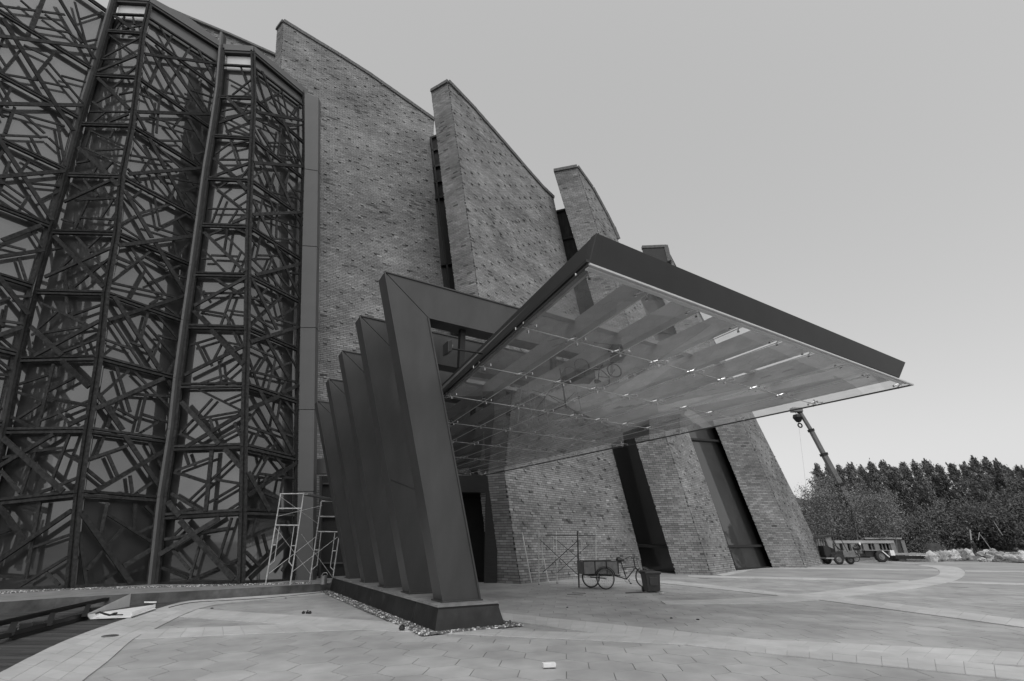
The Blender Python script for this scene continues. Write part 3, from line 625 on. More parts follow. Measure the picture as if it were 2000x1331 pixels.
B2_ = pl(135.7, 1147, (0, Y2, 0), (0, 1, 0)); TT2 = onY(292.5, 6, Y2); lean2 = unit(TT2 - B2_)
C1 = onY(-60, 1158, Y2); TT1 = onY(222, 0, Y2); lean1 = unit(TT1 - C1)
faces = dict(L3=Face(B3, A3(0, -1, 0)), R3=Face(B3, unit(np.cross(az(30), lean3))), L2=Face(B2_, A3(0, -1, 0)), R2=Face(B2_, unit(np.cross(az(34), lean2))),
             R1=Face(C1, unit(np.cross(az(34), lean1))))
GOFF = 0.24
def xat(edge, y):
    # x of an edge polyline (pixels, sorted by y) at height y, extrapolated
    e = sorted(edge, key=lambda q: q[1])
    for a, b in zip(e[:-1], e[1:]):
        if y <= b[1] or b is e[-1]: return a[0] + (b[0] - a[0]) * (y - a[1]) / (b[1] - a[1])
E12 = [(223, 0), (185, 135.6), (157, 228), (129, 334), (99, 443), (66, 562), (36, 688), (8, 826.6), (-27, 980), (-62, 1158)]
R2e = [(292.7, 6.6), (279.4, 66), (258, 246), (238, 344), (228, 454.6), (206.7, 572), (193.5, 699), (171.6, 840), (153.6, 963.6), (135.7, 1147)]
E23 = [(433, 96), (426.6, 175), (415, 254.6), (402, 334), (390, 426.6), (377, 522), (362, 628), (347, 740.6), (337, 840), (317, 971.6), (299, 1143)]
R3e = [(494, 99), (496, 192), (492.7, 271), (489.4, 354), (486, 443), (484.5, 542), (483, 645), (479.5, 754), (477, 872), (475, 999.5), (471, 1138)]
E3r = [(593.6, 178.6), (595, 281), (590, 423), (588.6, 507.5), (583.7, 684), (580.6, 852), (578.6, 1003.5), (574.6, 1135)]
rails = dict(L3=[(127, 130.6), (190, 192), (266, 271), (349, 353), (440, 443), (535.6, 538), (638, 641), (754, 752), (876, 871), (1009.5, 999.5), (1142, 1138)],
             R3=[(130.6, 208), (192, 281), (271, 349), (352, 423), (443, 507.5), (538, 590), (641, 684), (752, 785), (872, 896), (999.5, 1004), (1138, 1134)],
             L2=[(28, 31), (61, 66), (147, 152), (243, 246), (342, 345.6), (453, 456), (570, 573.6), (702.6, 699), (842, 840), (983, 964), (1158, 1147)],
             R2=[(33, 127), (64.5, 173.6), (152, 253), (246, 334), (345.6, 426.6), (456, 519), (573.6, 628), (699, 739), (840, 862), (963.6, 975.6), (1147, 1142)])
edges = dict(L3=(E23, R3e), R3=(R3e, E3r), L2=(E12, R2e), R2=(R2e, E23))
tower = {}
tower['3'] = thing('lattice_tower', 'timber lattice tower next to the brick fin, scaffold standing at its foot', 'tower', B3, 'timber lattice towers')
tower['2'] = thing('lattice_tower', 'middle timber lattice tower, the white sheet lying on the ground before it', 'tower', B2_, 'timber lattice towers')
tower['1'] = thing('lattice_tower', 'dark timber lattice tower cut off by the picture edge', 'tower', C1, 'timber lattice towers')
# bars
for ox, oy, sc, dd in DATA:
    for fc, txt in dd.items():
        F_ = faces[fc]; root = tower[fc[1]]
        for it in txt.split('|'):
            q = it.split(); wide = q[-1] == 'w'; x1, y1, x2, y2 = [float(t) for t in q[:4]]
            p = F_(ox + x1 / sc, oy + y1 / sc); r = F_(ox + x2 / sc, oy + y2 / sc)
            w = (0.155 if wide else 0.092) * random.uniform(0.9, 1.12)
            MB().bar(p, r, w, 0.065 if wide else 0.055, F_.N, (0.045 + random.uniform(-.016, .016)) if wide else (-0.03 + random.uniform(-.015, .012))).build('lattice_bar', 'timber', root)
# rails (a pair at each floor) and posts
for fc, rl in rails.items():
    F_ = faces[fc]; root = tower[fc[1]]; el, er = edges[fc]
    for k, (ya, yb) in enumerate(rl):
        a = F_(xat(el, ya), ya); b = F_(xat(er, yb), yb); t = unit(b - a); a = a + t * 0.08; b = b - t * 0.05
        up = unit(np.cross(F_.N, t)); up = up if up[2] > 0 else -up
        if k not in (0, len(rl) - 1):
            for sg in (-1, 1): MB().bar(a + up * sg * 0.068, b + up * sg * 0.068, 0.085, 0.11, F_.N, 0.0).build('rail', 'timber', root)
        else: MB().bar(a, b, 0.11, 0.11, F_.N, 0.0).build('rail', 'timber', root)
    for el_, sgn in ((el, 1), (er, -1)):
        pts = [F_(x, y) for x, y in el_]
        side = unit(np.cross(lean3, F_.N)); side = side if side[0] > 0 else -side
        o_ = side * sgn * (0.14 if (fc in ('L3', 'L2') and sgn > 0) or (fc == 'R2' and sgn < 0) else 0.06)
        mp = MB()
        for a, b in zip(pts[:-1], pts[1:]): mp.bar(a + o_, b + o_ + unit(b - a) * .02, 0.10, 0.12, F_.N, 0.0)
        mp.build('post', 'timber', root)
F_ = faces['R1']; root = tower['1']
for k, (ya, yb) in enumerate([(-80, 25), (31, 135), (150, 229), (276, 331), (407, 441), (541, 558.6), (686, 690), (832, 828), (980, 975), (1162, 1157)]):
    b = F_(xat(E12, yb) - 4, yb); a = b - az(34) * 7.5
    up = unit(np.cross(F_.N, unit(b - a))); up = up if up[2] > 0 else -up
    for sg in (-1, 1): MB().bar(a + up * sg * 0.068, b + up * sg * 0.068, 0.085, 0.11, F_.N, 0.0).build('rail', 'timber', root)
pts = [F_(x, y) for x, y in E12]; mp = MB()
for a, b in zip(pts[:-1], pts[1:]): mp.bar(a + A3(-.17, 0, 0), b + A3(-.17, 0, 0), 0.10, 0.12, F_.N)
mp.build('post', 'timber', root)
# bright metal cover strips between neighbouring towers
def cover(root, fc, pe):
    F_ = faces[fc]; P_ = [F_(*q) for q in pe]; d_ = unit(P_[0] - P_[1]); P_ = [P_[0] + d_ * 1.2] + P_
    mc_ = MB(); md_ = MB()
    for a, b in zip(P_[:-1], P_[1:]):
        b = b + unit(b - a) * .015; mc_.bar(a, b, 0.10, 0.2, F_.N, 0.10)
        for s_ in (-1, 1): md_.bar(a + A3(s_ * .075, 0.03, 0), b + A3(s_ * .075, 0.03, 0), 0.05, 0.2, F_.N, -0.05)
    mc_.build('cover_strip', 'post', root); md_.build('cover_joint', 'postdark', root)
cover(tower['2'], 'L2', E12); cover(tower['3'], 'L3', E23)
# coated glass behind the lattice, one pane per cell, and pale bands at the top
def panes(fc, rl, el, er, root):
    F_ = faces[fc]; bk = -F_.N * GOFF
    for (a0, a1), (b0, b1) in zip(rl[:-1], rl[1:]):
        q = [F_(xat(el, a0), a0), F_(xat(er, a1), a1), F_(xat(er, b1), b1), F_(xat(el, b0), b0)]
        MB().prism([p + bk for p in q], -F_.N * 0.03).build('pane', 'towerglass', root)
for fc in ('L3', 'R3', 'L2', 'R2'): panes(fc, rails[fc], *edges[fc], tower[fc[1]])
F_ = faces['R1']
r1 = [(-80, 25), (31, 135), (150, 229), (276, 331), (407, 441), (541, 558.6), (686, 690), (832, 828), (980, 975), (1162, 1157)]
for (a0, a1), (b0, b1) in zip(r1[:-1], r1[1:]):
    q = []
    for (ya, yb) in ((a0, a1), (b0, b1)):
        b = F_(xat(E12, yb), yb); q.append((b - az(34) * 7.5, b + az(34) * 0.75))
    MB().prism([q[0][0] - F_.N * GOFF, q[0][1] - F_.N * GOFF, q[1][1] - F_.N * GOFF, q[1][0] - F_.N * GOFF], -F_.N * .03).build('pane', 'towerglass', tower['1'])
# the lattice goes on beyond the picture edge
rb = random.Random(5)
for ri, ((a0, a1), (b0, b1)) in enumerate(zip(r1[:-1], r1[1:])):
    T_ = F_(xat(E12, a1), a1); B_ = F_(xat(E12, b1), b1); u0 = max(.3, float(np.dot(T_ - F_(0, (a0 + b0) / 2), az(34)))) if xat(E12, b1) > 0 and ri < 6 else .3
    for k in range(int((7.4 - u0) * 3.2)):
        ua = rb.uniform(u0, 7.3); ub = min(7.4, max(u0, ua + rb.uniform(-1.6, 1.6))); va, vb = rb.uniform(0, .5), rb.uniform(.5, 1)
        p = T_ + (B_ - T_) * va - az(34) * ua; r = T_ + (B_ - T_) * vb - az(34) * ub
        MB().bar(p, r, 0.15 if k % 4 == 0 else .092, .06, F_.N, rb.uniform(.03, .06) if k % 4 == 0 else rb.uniform(-.05, -.02)).build('lattice_bar', 'timber', tower['1'])
def quad(root, name, m, F_, px, th=0.08, off=0.0):
    MB().prism([F_(*p) + F_.N * off for p in px], -F_.N * th).build(name, m, root)
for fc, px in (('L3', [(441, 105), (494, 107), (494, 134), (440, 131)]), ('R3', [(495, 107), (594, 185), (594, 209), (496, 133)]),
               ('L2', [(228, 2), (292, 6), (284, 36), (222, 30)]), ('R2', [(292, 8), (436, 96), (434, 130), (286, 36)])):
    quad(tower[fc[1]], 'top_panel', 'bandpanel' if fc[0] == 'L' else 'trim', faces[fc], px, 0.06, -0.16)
for fc, px in (('L3', [(437, 88), (496, 92), (495, 102), (437, 99)]), ('R3', [(496, 92), (601, 178), (597, 187), (495, 102)]), ('L2', [(222, -9), (293, -4), (292, 4), (222, 0)]),
               ('R2', [(293, -4), (374, 40), (441, 92), (436, 97), (292, 5)])):
    quad(tower[fc[1]], 'coping', 'trim', faces[fc], px, 0.5, 0.06)
    quad(tower[fc[1]], 'coping_painted_shadow', 'postdark', faces[fc], [lin(px[-1], px[0], 0.0), px[-2] if fc != 'R2' else px[-2], (px[-2][0], px[-2][1] + 4), (px[-1][0], px[-1][1] + 4)], 0.3, 0.02)  # solid dark strip, painted in as the shadow below the coping
# metal return between the last tower and the brick
PT = onY(578, 1003, 20.0)
FT = Face(faces['R3'](577, 1100), A3(0, -1, 0))
rt = thing('metal_return', 'plain grey metal strip between the timber tower and the brick wall', 'wall panel', FT(595, 1135))
lv = [(181, 190), (330, 334), (480, 482), (640, 640), (800, 800), (960, 960), (1136, 1137)]
te = [(594, 181), (596, 281), (591, 423), (589, 507), (585, 684), (583, 852), (580, 1003), (577, 1137)]; tr_ = [(622, 191), (621, 330), (619, 480), (616, 640), (614, 800), (612, 960), (611, 1137)]
for (a0, a1), (b0, b1) in zip(lv[:-1], lv[1:]):
    MB().prism([FT(xat(te, a0) + 1, a0 + .8), FT(xat(tr_, a1), a1 + .8), FT(xat(tr_, b1), b1 - .4), FT(xat(te, b0) + 1, b0 - .4)], A3(0, 0.35, 0)).build('panel', 'trim', rt)

# ------------------------------------------------------------------ steel portal frames on their plinth
ZP = 0.46
EI, ER = az(-31), az(59)
tops = [(751, 531), (703, 617), (668, 685), (642, 740), (619, 783)]
G0 = gz(866, 1178, ZP); plf = lambda x, y, G: pl(x, y, G, EI)
base_sh = {}
in0 = plf(836, 621, G0); out0 = plf(751, 531, G0); br0 = plf(938, 1173, G0)
FRAMES = []
CA = gz(1150, 515, 5.3)
s_c = 0.07; cn = A3(EI[0] * s_c, EI[1] * s_c, 1.0); cp0 = A3(-1.1, 10.5, 4.96)
cpl = lambda x, y: pl(x, y, cp0, cn)
cA, cB, cC, cD = cpl(1150, 517), cpl(1783, 752), cpl(945, 929), cpl(716, 912)
def line_hit(p, d, a, b):
    # lateral distance from p along d to the plan line a-b
    m = np.array([[d[0], -(b - a)[0]], [d[1], -(b - a)[1]]]); return np.linalg.solve(m, (a - p)[:2])[0]
names = ['first and tallest steel portal frame, at the plaza end of the stone plinth', 'second steel portal frame, just behind the tallest one', 'middle one of the five leaning steel portal frames',
         'fourth steel portal frame, second from the building', 'shortest steel portal frame, standing nearest the scaffold and the building']
for k in range(5):
    G = G0 + EI * 1.94 * k
    to = plf(*tops[k], G); h = to - G
    root = thing('portal_frame', names[k], 'portal frame', G, 'leaning steel portal frames')
    ti = to + (in0 - out0); bi = G + (br0 - G0)
    dep = EI * 0.52
    Lb = line_hit(ti, ER, cB, cC) - 0.7
    # leg and beam meet on a mitred corner
    MB().prism([G, to, ti, bi], dep).build('leg', 'steel', root, bevel=0.012)
    e_t = to + ER * (Lb + np.linalg.norm((ti - to)[:2])); e_b = ti + ER * Lb
    MB().prism([to + ER * 0.012, e_t, e_b, ti + ER * 0.012], dep).build('beam', 'steel', root, bevel=0.012)
    # raised edge lips on the front face and a base plate
    fr = -EI * 0.012
    for a, b, nm in ((G, to, 'edge_lip'), (bi, ti, 'edge_lip'), (to, e_t, 'edge_lip'), (ti, e_b, 'edge_lip')):
        MB().bar(a + fr, b + fr, 0.035, 0.03, -EI).build(nm, 'steel', root)
    MB().box((G + bi) / 2 + EI * 0.26 + A3(0, 0, 0.012), ER * 0.46, EI * 0.3, (0, 0, 0.014)).build('base_plate', 'trimdark', root)
    if k in (1,): MB().bar(G + (to - G) * 0.38 + fr * .5, bi + (ti - bi) * 0.39 + fr * .5, 0.012, 0.02, -EI).build('weld_seam', 'trimdark', root)
    FRAMES.append((root, G, to, ti, bi, e_b, dep))
# plinth
pbl = [gz(848, 1245), gz(989, 1228)]
ptl = [gz(856, 1187, ZP), gz(976, 1178.5, ZP)]
PLEN = 9.6
root = thing('stone_plinth', 'long dark stone plinth carrying the five steel portal frames', 'plinth', (pbl[0] + pbl[1]) / 2 + EI * 4)
b0 = G0 - ER * 0.34 - EI * 0.42; b0[2] = 0; wid = 1.62
bl0 = pbl[0]; wbot = 1.62
T0_ = G0 - ER * 0.22 - EI * 0.28; T0_[2] = ZP; T1_ = T0_ + ER * 1.30
Bb0 = T0_ - ER * 0.10 - EI * 0.12; Bb0[2] = 0; Bb1 = T1_ + ER * 0.14 - EI * 0.12; Bb1[2] = 0
# front slab, side slabs, top slabs: each a piece
n_s = 7
MB().prism([Bb0, Bb1, T1_, T0_], EI * 0.06).build('stone_slab', 'stone', root)
cuts = [0, 0.13, 0.27, 0.36, 0.47, 0.62, 0.80, 1.0]
for a, b in zip(cuts[:-1], cuts[1:]):
    for sd, (bb, tt, inn) in enumerate(((Bb0, T0_, ER), (Bb1, T1_, -ER))):
        a_ = EI * (PLEN * a + (0.06 if a == 0 else 0.012)); b_ = EI * (PLEN * b - 0.012); j = inn * random.uniform(-.008, .008)
        MB().prism([bb + a_ + j, bb + b_ + j, tt + b_ + j * .5, tt + a_ + j * .5], inn * 0.06).build('stone_slab', 'stone', root)
for a, b in zip(cuts[:-1], cuts[1:]):
    MB().prism([T0_ + EI * (PLEN * a + .004) - ER * .03 - EI * .03 * (a == 0) - A3(0, 0, .04), T1_ + EI * (PLEN * a + .004) + ER * .03 - EI * .03 * (a == 0) - A3(0, 0, .04), T1_ + EI * (PLEN * b - .004) + ER * .03 - A3(0, 0, .04), T0_ + EI * (PLEN * b - .004) - ER * .03 - A3(0, 0, .04)], (0, 0, 0.0415)).build('cap_slab', 'plinthtop', root)
MB().prism([Bb0 + ER * .1 + EI * .1, Bb1 - ER * .1 + EI * .1, Bb1 - ER * .1 + EI * PLEN, Bb0 + ER * .1 + EI * PLEN], (0, 0, ZP - .05)).build('plinth_core', 'black', root)
# soil strip with pebbles round the plinth
gv = thing('gravel_strip', 'strip of dark soil and small pale pebbles round the stone plinth', 'gravel', Bb0 + EI * 3, kind='stuff')
o1 = Bb0 - ER * 0.30 - EI * 0.14; o2 = Bb1 + ER * 0.36 - EI * 0.14
MB().poly([o1 + A3(0, 0, .02), o2 + A3(0, 0, .02), o2 + EI * (PLEN + .3) + A3(0, 0, .02), o1 + EI * (PLEN + .3) + A3(0, 0, .02)]).build('soil_bed', 'soil', gv)
pp = []
for _ in range(2600):
    t = random.random() * (PLEN + .4); s_ = random.random(); pp.append(o1 + EI * t + ER * s_ * 0.33 + A3(0, 0, .02))
for _ in range(600):
    t = random.random(); pp.append(o1 + (o2 - o1) * t + EI * random.random() * 0.16 + A3(0, 0, .02))
for _ in range(900):
    t = random.random() * PLEN; pp.append(o2 + EI * t - ER * random.random() * 0.3 + A3(0, 0, .02))
pebbles('pebble_field', pp, gv, 0.016, 0.038)
lp = []
for _ in range(2600):
    t = random.random(); x = -20 + 440 * t if random.random() < .8 else 420 + 190 * random.random()
    bx = np.interp(x, [-60, 136, 299, 471, 575, 612], [1161, 1150, 1146, 1141.5, 1138.5, 1138.5]); lp.append(gz(x, bx + random.uniform(0, 2.6), LZ) + A3(0, 0, .002))
pebbles('ledge_pebbles', lp, led, 0.016, 0.034)

# ------------------------------------------------------------------ glass canopy
can = thing('glass_canopy', 'glass entrance canopy with a deep dark steel edge, hung under the portal beams', 'canopy', (cA + cC) / 2)
cnu = unit(cn)
cols = [0.0, 0.127, 0.243, 0.357, 0.476, 0.588, 0.715, 0.834, 1.0]
nr = 7
rows = [0.0, 0.142, 0.272, 0.405, 0.545, 0.672, 0.81, 1.0]
def cpt(s_, t, dz=0.0):
    l = cA + (cD - cA) * t; r = cB + (cC - cB) * t; return l + (r - l) * s_ + cnu * dz
gp = 0.006
for j in range(nr):
    for i in range(8):
        q = [cpt(cols[i], rows[j]), cpt(cols[i + 1], rows[j]), cpt(cols[i + 1], rows[j + 1]), cpt(cols[i], rows[j + 1])]
        c_ = sum(q) / 4; q = [c_ + (p - c_) * (1 - gp / np.linalg.norm(p - c_)) for p in q]
        MB().poly(q).build('glass_pane', 'glass', can)
for j in range(1, nr): MB().bar(cpt(0, rows[j]), cpt(1, rows[j]), 0.016, 0.012, cnu).build('joint_seal', 'seal', can)
for i in range(1, 8): MB().bar(cpt(cols[i], 0), cpt(cols[i], 1), 0.016, 0.010, cnu).build('joint_seal', 'seal', can)
for a, b, nm, w_ in ((cpt(0, 0), cpt(1, 0), 'glass_edge_trim', .05), (cpt(1, 0), cpt(1, 1), 'glass_edge_trim', .03), (cpt(0, 1), cpt(1, 1), 'glass_edge_trim', .03), (cpt(0, 0), cpt(0, 1), 'glass_edge_trim', .03)):
    MB().bar(a, b, w_, 0.035, cnu).build(nm, 'edge' if w_ > .04 else 'trimdark', can)
# front fascia
FD = unit(cB - cA); nfv = unit(np.cross(FD, UP)); 
fplane = lambda x, y: pl(x, y, cA + cnu * 0.05, nfv)
fa = [fplane(1150, 514), fplane(1757, 738.5), fplane(1769, 708), fplane(1165, 455)]
MB().prism(fa, -nfv * 0.14 * (1 if np.dot(-nfv, EI) > 0 else -1)).build('front_fascia', 'fascia', can, bevel=0.01)
LD = unit(cD - cA); nlv = unit(np.cross(LD, UP)); lplane = lambda x, y: pl(x, y, cA + cnu * 0.05, nlv)
lt = fa[3]; lb = fa[0]
bk_b = cA + LD * np.linalg.norm(cD - cA) + cnu * 0.06; bk_t = bk_b + (lt - lb) * 0.85
MB().prism([lb, bk_b, bk_t, lt], ER * 0.14).build('side_fascia', 'fascia', can, bevel=0.01)
MB().bar(lb + A3(0, 0, .03) - ER * .02, bk_b + A3(0, 0, .03) - ER * .02, 0.05, 0.05, UP).build('side_fascia_lip', 'postdark', can)
# bright strip under the front edge
MB().bar(cpt(0, 0.004, -0.03), cpt(0.955, 0.004, -0.03), 0.07, 0.03, cnu).build('light_strip', 'bandpanel', can)
# beams running from the front edge to the back, above the glass
fh = np.linalg.norm(lt - lb)
def beam(s0, t0, t1, wd, z0, z1, name='beam'):
    a, b = cpt(s0, t0), cpt(s0, t1); d_ = unit(b - a); sd = unit(np.cross(cnu, d_))
    MB().box((a + b) / 2 + cnu * (z0 + z1) / 2, (b - a) / 2, sd * wd / 2, cnu * (z1 - z0) / 2).build(name, 'beam', can)
for s0 in cols[1:-1]: beam(s0 + 0.008, 0.012, 0.985, 0.2, 0.12, 0.46)
beam(0.945, 0.012, 0.985, 0.16, 0.10, 0.5, 'edge_beam')
beam(0.02, 0.012, 0.985, 0.12, 0.12, 0.44)
for t in (0.142, 0.405, 0.672, 0.985):
    a, b = cpt(0.02, t), cpt(0.945, t); d_ = unit(b - a); sd = unit(np.cross(cnu, d_)); MB().box((a + b) / 2 + cnu * 0.47, (b - a) / 2, sd * 0.07, cnu * 0.05).build('cross_beam', 'beam', can)
# hanger posts between the portal beams and the canopy
for k in range(5):
    root, G, to, ti, bi, e_b, dep = FRAMES[k]
    L_ = np.dot(e_b - ti, ER)
    for t in (0.12, 0.45, 0.8):
        p = ti + ER * L_ * t + EI * 0.26; 
        zc = cp0[2] - s_c * np.dot((p - cp0)[:2], EI[:2]) + 0.4
        if zc < p[2]: MB().box((p[0], p[1], (p[2] + zc) / 2), ER * 0.07, EI * 0.07, (0, 0, (p[2] - zc) / 2 + .03)).build('hanger_post', 'fascia', can)
# spider fittings
def spider(p, root):
    mb_ = MB(); sd = unit(cB - cA); fw = unit(np.cross(cnu, sd))
    mb_.tube(p + cnu * 0.02, p + cnu * 0.14, 0.018, seg=6)
    for sx in (-1, 1):
        for sy in (-1, 1):
            e = p + sd * sx * 0.13 + fw * sy * 0.13
            mb_.tube(p + cnu * 0.07, e + cnu * 0.035, 0.013, seg=5); mb_.tube(e - cnu * 0.012, e + cnu * 0.04, 0.022, seg=6)
    return mb_.build('spider_fitting', 'chrome', root)
for j in range(nr + 1):
    for i in range(9):
        if 0 <= j <= nr and (i in (0, 8) or j in (0, nr)): spider(cpt(min(max(cols[i], .012), .988), min(max(rows[j], .012), .988)), can)
        else: spider(cpt(cols[i], rows[j]), can)
# flood lamp on an arm outside the side fascia
fl = lplane(938, 690); lampp = pl(872, 683, fl - ER * 0.5, EI)
root = thing('flood_lamp', 'small box flood lamp on a thin arm at the canopy side', 'lamp', fl)
e0 = fl; e1 = pl(880, 681, e0, EI)
MB().tube(e0 + ER * .05, e1, 0.022, 0.018).build('arm', 'fascia', root)
dl = unit(e0 - e1)
MB().box(e1 - dl * 0.07, unit(dl + A3(0, 0, .45)) * 0.05, unit(np.cross(dl, EI) * 1.0) * 0.13, EI * 0.14).build('lamp_head', 'blackmetal', root, bevel=.01)
MB().bar(e1 + A3(0, 0, .05), e1 - dl * .04 - A3(0, 0, .08), 0.03, 0.2, EI).build('bracket', 'painted', root)

# ------------------------------------------------------------------ entrance under the canopy
YE = 22.1
fe = lambda x, y, dy=0: onY(x, y, YE + dy)
root = thing('entrance_portal', 'black cladded doorway under the back of the canopy', 'doorway', fe(945, 1139))
xL = fe(640, 1139)[0]; xR = fe(970, 1139)[0]; xi = fe(945, 1139)[0]; zt = fe(940, 929)[2]; zi = fe(900, 962)[2]
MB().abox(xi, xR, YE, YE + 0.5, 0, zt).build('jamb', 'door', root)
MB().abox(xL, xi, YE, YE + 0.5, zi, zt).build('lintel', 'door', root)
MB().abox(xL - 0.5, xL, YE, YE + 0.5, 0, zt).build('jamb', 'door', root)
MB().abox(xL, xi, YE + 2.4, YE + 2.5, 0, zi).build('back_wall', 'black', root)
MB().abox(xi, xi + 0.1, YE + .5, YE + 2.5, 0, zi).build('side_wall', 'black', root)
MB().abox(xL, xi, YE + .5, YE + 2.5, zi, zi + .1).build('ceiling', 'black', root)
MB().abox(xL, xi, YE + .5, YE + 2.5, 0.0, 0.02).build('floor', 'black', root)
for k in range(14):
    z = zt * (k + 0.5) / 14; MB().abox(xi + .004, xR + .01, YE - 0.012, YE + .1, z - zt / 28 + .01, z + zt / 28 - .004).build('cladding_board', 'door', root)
pS = onY(627, 910, 21.2)
tag(MB().prism([onY(615, 897, 21.2), onY(642, 895, 21.2), onY(645, 925, 21.2), onY(615, 926, 21.2)], (0, .3, 0)).build('wall_box', 'trim', None, loc=pS), 'blank grey metal box on the brick wall above the scaffold', 'metal box')
root = thing('side_opening', 'dark side doorway behind the scaffold, left of the portal legs', 'doorway', onY(640, 1139, 20.6))
q = [onY(629, 930, 20.9), onY(690, 930, 20.9), onY(690, 1139, 20.9), onY(627, 1139, 20.9)]
MB().prism(q, (0, .2, 0)).build('door_leaf', 'black', root)
MB().bar(q[0] - A3(.02, .05, 0), q[3] - A3(.02, .05, 0), .09, .12, (0, -1, 0)).build('door_frame', 'trimdark', root)
for yy in (945, 1010, 1100): MB().bar(onY(630, yy, 20.84), onY(690, yy, 20.84), .06, .08, (0, -1, 0)).build('door_rail', 'trimdark', root)

# ------------------------------------------------------------------ scaffolds, ladder
def px_tubes(root, name, lst, m='pipe', r=0.022):
    for a in lst:
        p = onY(a[0], a[1], a[4]); q = onY(a[2], a[3], a[5] if len(a) > 5 else a[4]); MB().tube(p, q, r).build(name, m, root)
S1 = gz(518.7, 1142, LZ)[1]; ya = 17.7; yb = 19.0
sx = lambda x: 500 + x / 5.785
sy = lambda y: 930 + y / 5.785
root = thing('scaffold', 'pale steel scaffold frames with a plank, standing on the ledge before the timber tower', 'scaffold', gz(540, 1143, LZ))
Z1 = lambda l: [(sx(a), sy(b), sx(c), sy(d), *e) for a, b, c, d, *e in l]
def feet(px, Y): 
    p = onY(px[0], px[1], Y); return p
px_tubes(root, 'upright', Z1([(280, 200, 106, 1235, ya), (540, 190, 383, 1245, ya), (738, 290, 606, 1200, yb), (935, 700, 858, 1222, yb)]))
px_tubes(root, 'rung', Z1([(280, 202, 540, 200, ya), (258, 367, 515, 367, ya), (225, 556, 480, 558, ya), (740, 285, 870, 288, yb), (720, 457, 890, 458, yb), (700, 628, 920, 632, yb)]), r=0.02)
px_tubes(root, 'leg_brace', Z1([(265, 570, 208, 960, ya), (208, 960, 150, 1010, ya), (190, 780, 228, 780, ya), (430, 570, 372, 970, ya), (372, 970, 408, 1020, ya), (400, 788, 440, 788, ya),
                                  (735, 635, 690, 1010, yb), (690, 1010, 630, 1060, yb), (660, 836, 708, 836, yb), (892, 640, 840, 1030, yb), (840, 1030, 885, 1075, yb), (868, 846, 908, 846, yb)]), r=0.014)
px_tubes(root, 'cross_brace', Z1([(150, 1100, 680, 685, ya, yb), (415, 1080, 920, 690, ya, yb), (225, 590, 620, 1115, ya, yb), (515, 660, 860, 1140, ya, yb), (250, 455, 745, 335, ya, yb), (290, 245, 700, 540, ya, yb)]), r=0.01)
p_, q_ = onY(sx(545), sy(205), ya), onY(sx(850), sy(265), yb)
MB().bar(p_, q_, 0.35, 0.05, UP).build('plank', 'plank', root)
root = thing('scaffold', 'low rusty scaffold frame standing before the brick fin, left of the tricycle cart', 'scaffold', gz(1090, 1141))
wx = lambda x: 1000 + x / 6.25
wy = lambda y: 1020 + y / 6.25
Z2 = lambda l: [(wx(a), wy(b), wx(c), wy(d), *e) for a, b, c, d, *e in l]
n_, f_ = 20.6, 21.6
px_tubes(root, 'upright', Z2([(325, 110, 328, 765, 21.35), (1022, 100, 1026, 745, 21.9), (540, 110, 550, 748, 21.95)]), 'pipe', 0.021)
px_tubes(root, 'upright', Z2([(800, 110, 818, 798, 20.1)]), 'pipedark', 0.03)
px_tubes(root, 'top_rail', Z2([(410, 160, 800, 160, 21.2, 20.1), (800, 162, 1022, 165, 20.1, 21.9)]), 'pipedark', 0.022)
px_tubes(root, 'top_rail', Z2([(330, 160, 410, 160, 21.35, 21.2), (545, 165, 1022, 165, 21.95, 21.9)]), 'pipe', 0.018)
px_tubes(root, 'cross_brace', Z2([(345, 220, 810, 650, 21.3, 20.1), (800, 230, 380, 610, 20.1, 21.3), (545, 220, 1000, 600, 21.9), (550, 620, 945, 270, 21.9)]), 'pipedark', 0.013)
px_tubes(root, 'leg_brace', Z2([(365, 170, 372, 530, 21.35), (372, 530, 335, 565, 21.35), (330, 365, 368, 365, 21.35), (505, 170, 515, 540, 21.95), (850, 170, 855, 480, 20.9), (545, 300, 505, 300, 21.95)]), 'pipe', 0.012)
px_tubes(root, 'base_foot', Z2([(318, 762, 338, 768, 21.35), (540, 746, 562, 750, 21.95), (808, 795, 828, 800, 20.1)]), 'pipedark', 0.03)
root = thing('ladder', 'short pale ladder leaning against the brick fin beside the doorway', 'ladder', gz(1055, 1141))
px_tubes(root, 'rail', Z2([(125, 130, 240, 752, 21.9, 21.45), (383, 425, 446, 742, 22.0, 21.7)]), 'pipe', 0.022)
px_tubes(root, 'rung', Z2([(190, 463, 392, 456, 21.8, 21.97), (222, 620, 424, 610, 21.6, 21.8)]), 'pipe', 0.018)

# ------------------------------------------------------------------ cargo tricycle
def wheel(root, c, axis, R, tyre=0.022, spokes=18, name='wheel', rimr=0.012):
    w = MB().torus(c, axis, R - tyre, tyre, 28, 6).build(name, 'rubber', root, smooth=True)
    MB().torus(c, axis, R - tyre * 2.2, rimr, 28, 5).build('rim', 'rim', w)
    mb_ = MB(); t = unit(axis); a = unit(np.cross(t, UP)); b = np.cross(t, a); mb_.tube(c - t * 0.05, c + t * 0.05, 0.025)
    for k in range(spokes):
        an = 2 * math.pi * k / spokes; d_ = a * math.cos(an) + b * math.sin(an); mb_.tube(c + t * (0.03 if k % 2 else -.03), c + d_ * (R - tyre * 2), 0.0022, seg=3, cap=False)
    mb_.build('spokes', 'rim', w)
    return w
TB = gz(1184, 1152); fwd = unit(A3(1, 0.22, 0)); lft = A3(-fwd[1], fwd[0], 0)
tri = thing('cargo_tricycle', 'old pedal tricycle with a grey sheet cargo box, parked at the brick fin', 'tricycle', TB)
TP = lambda f, l, z: TB + fwd * f + lft * l + A3(0, 0, z)
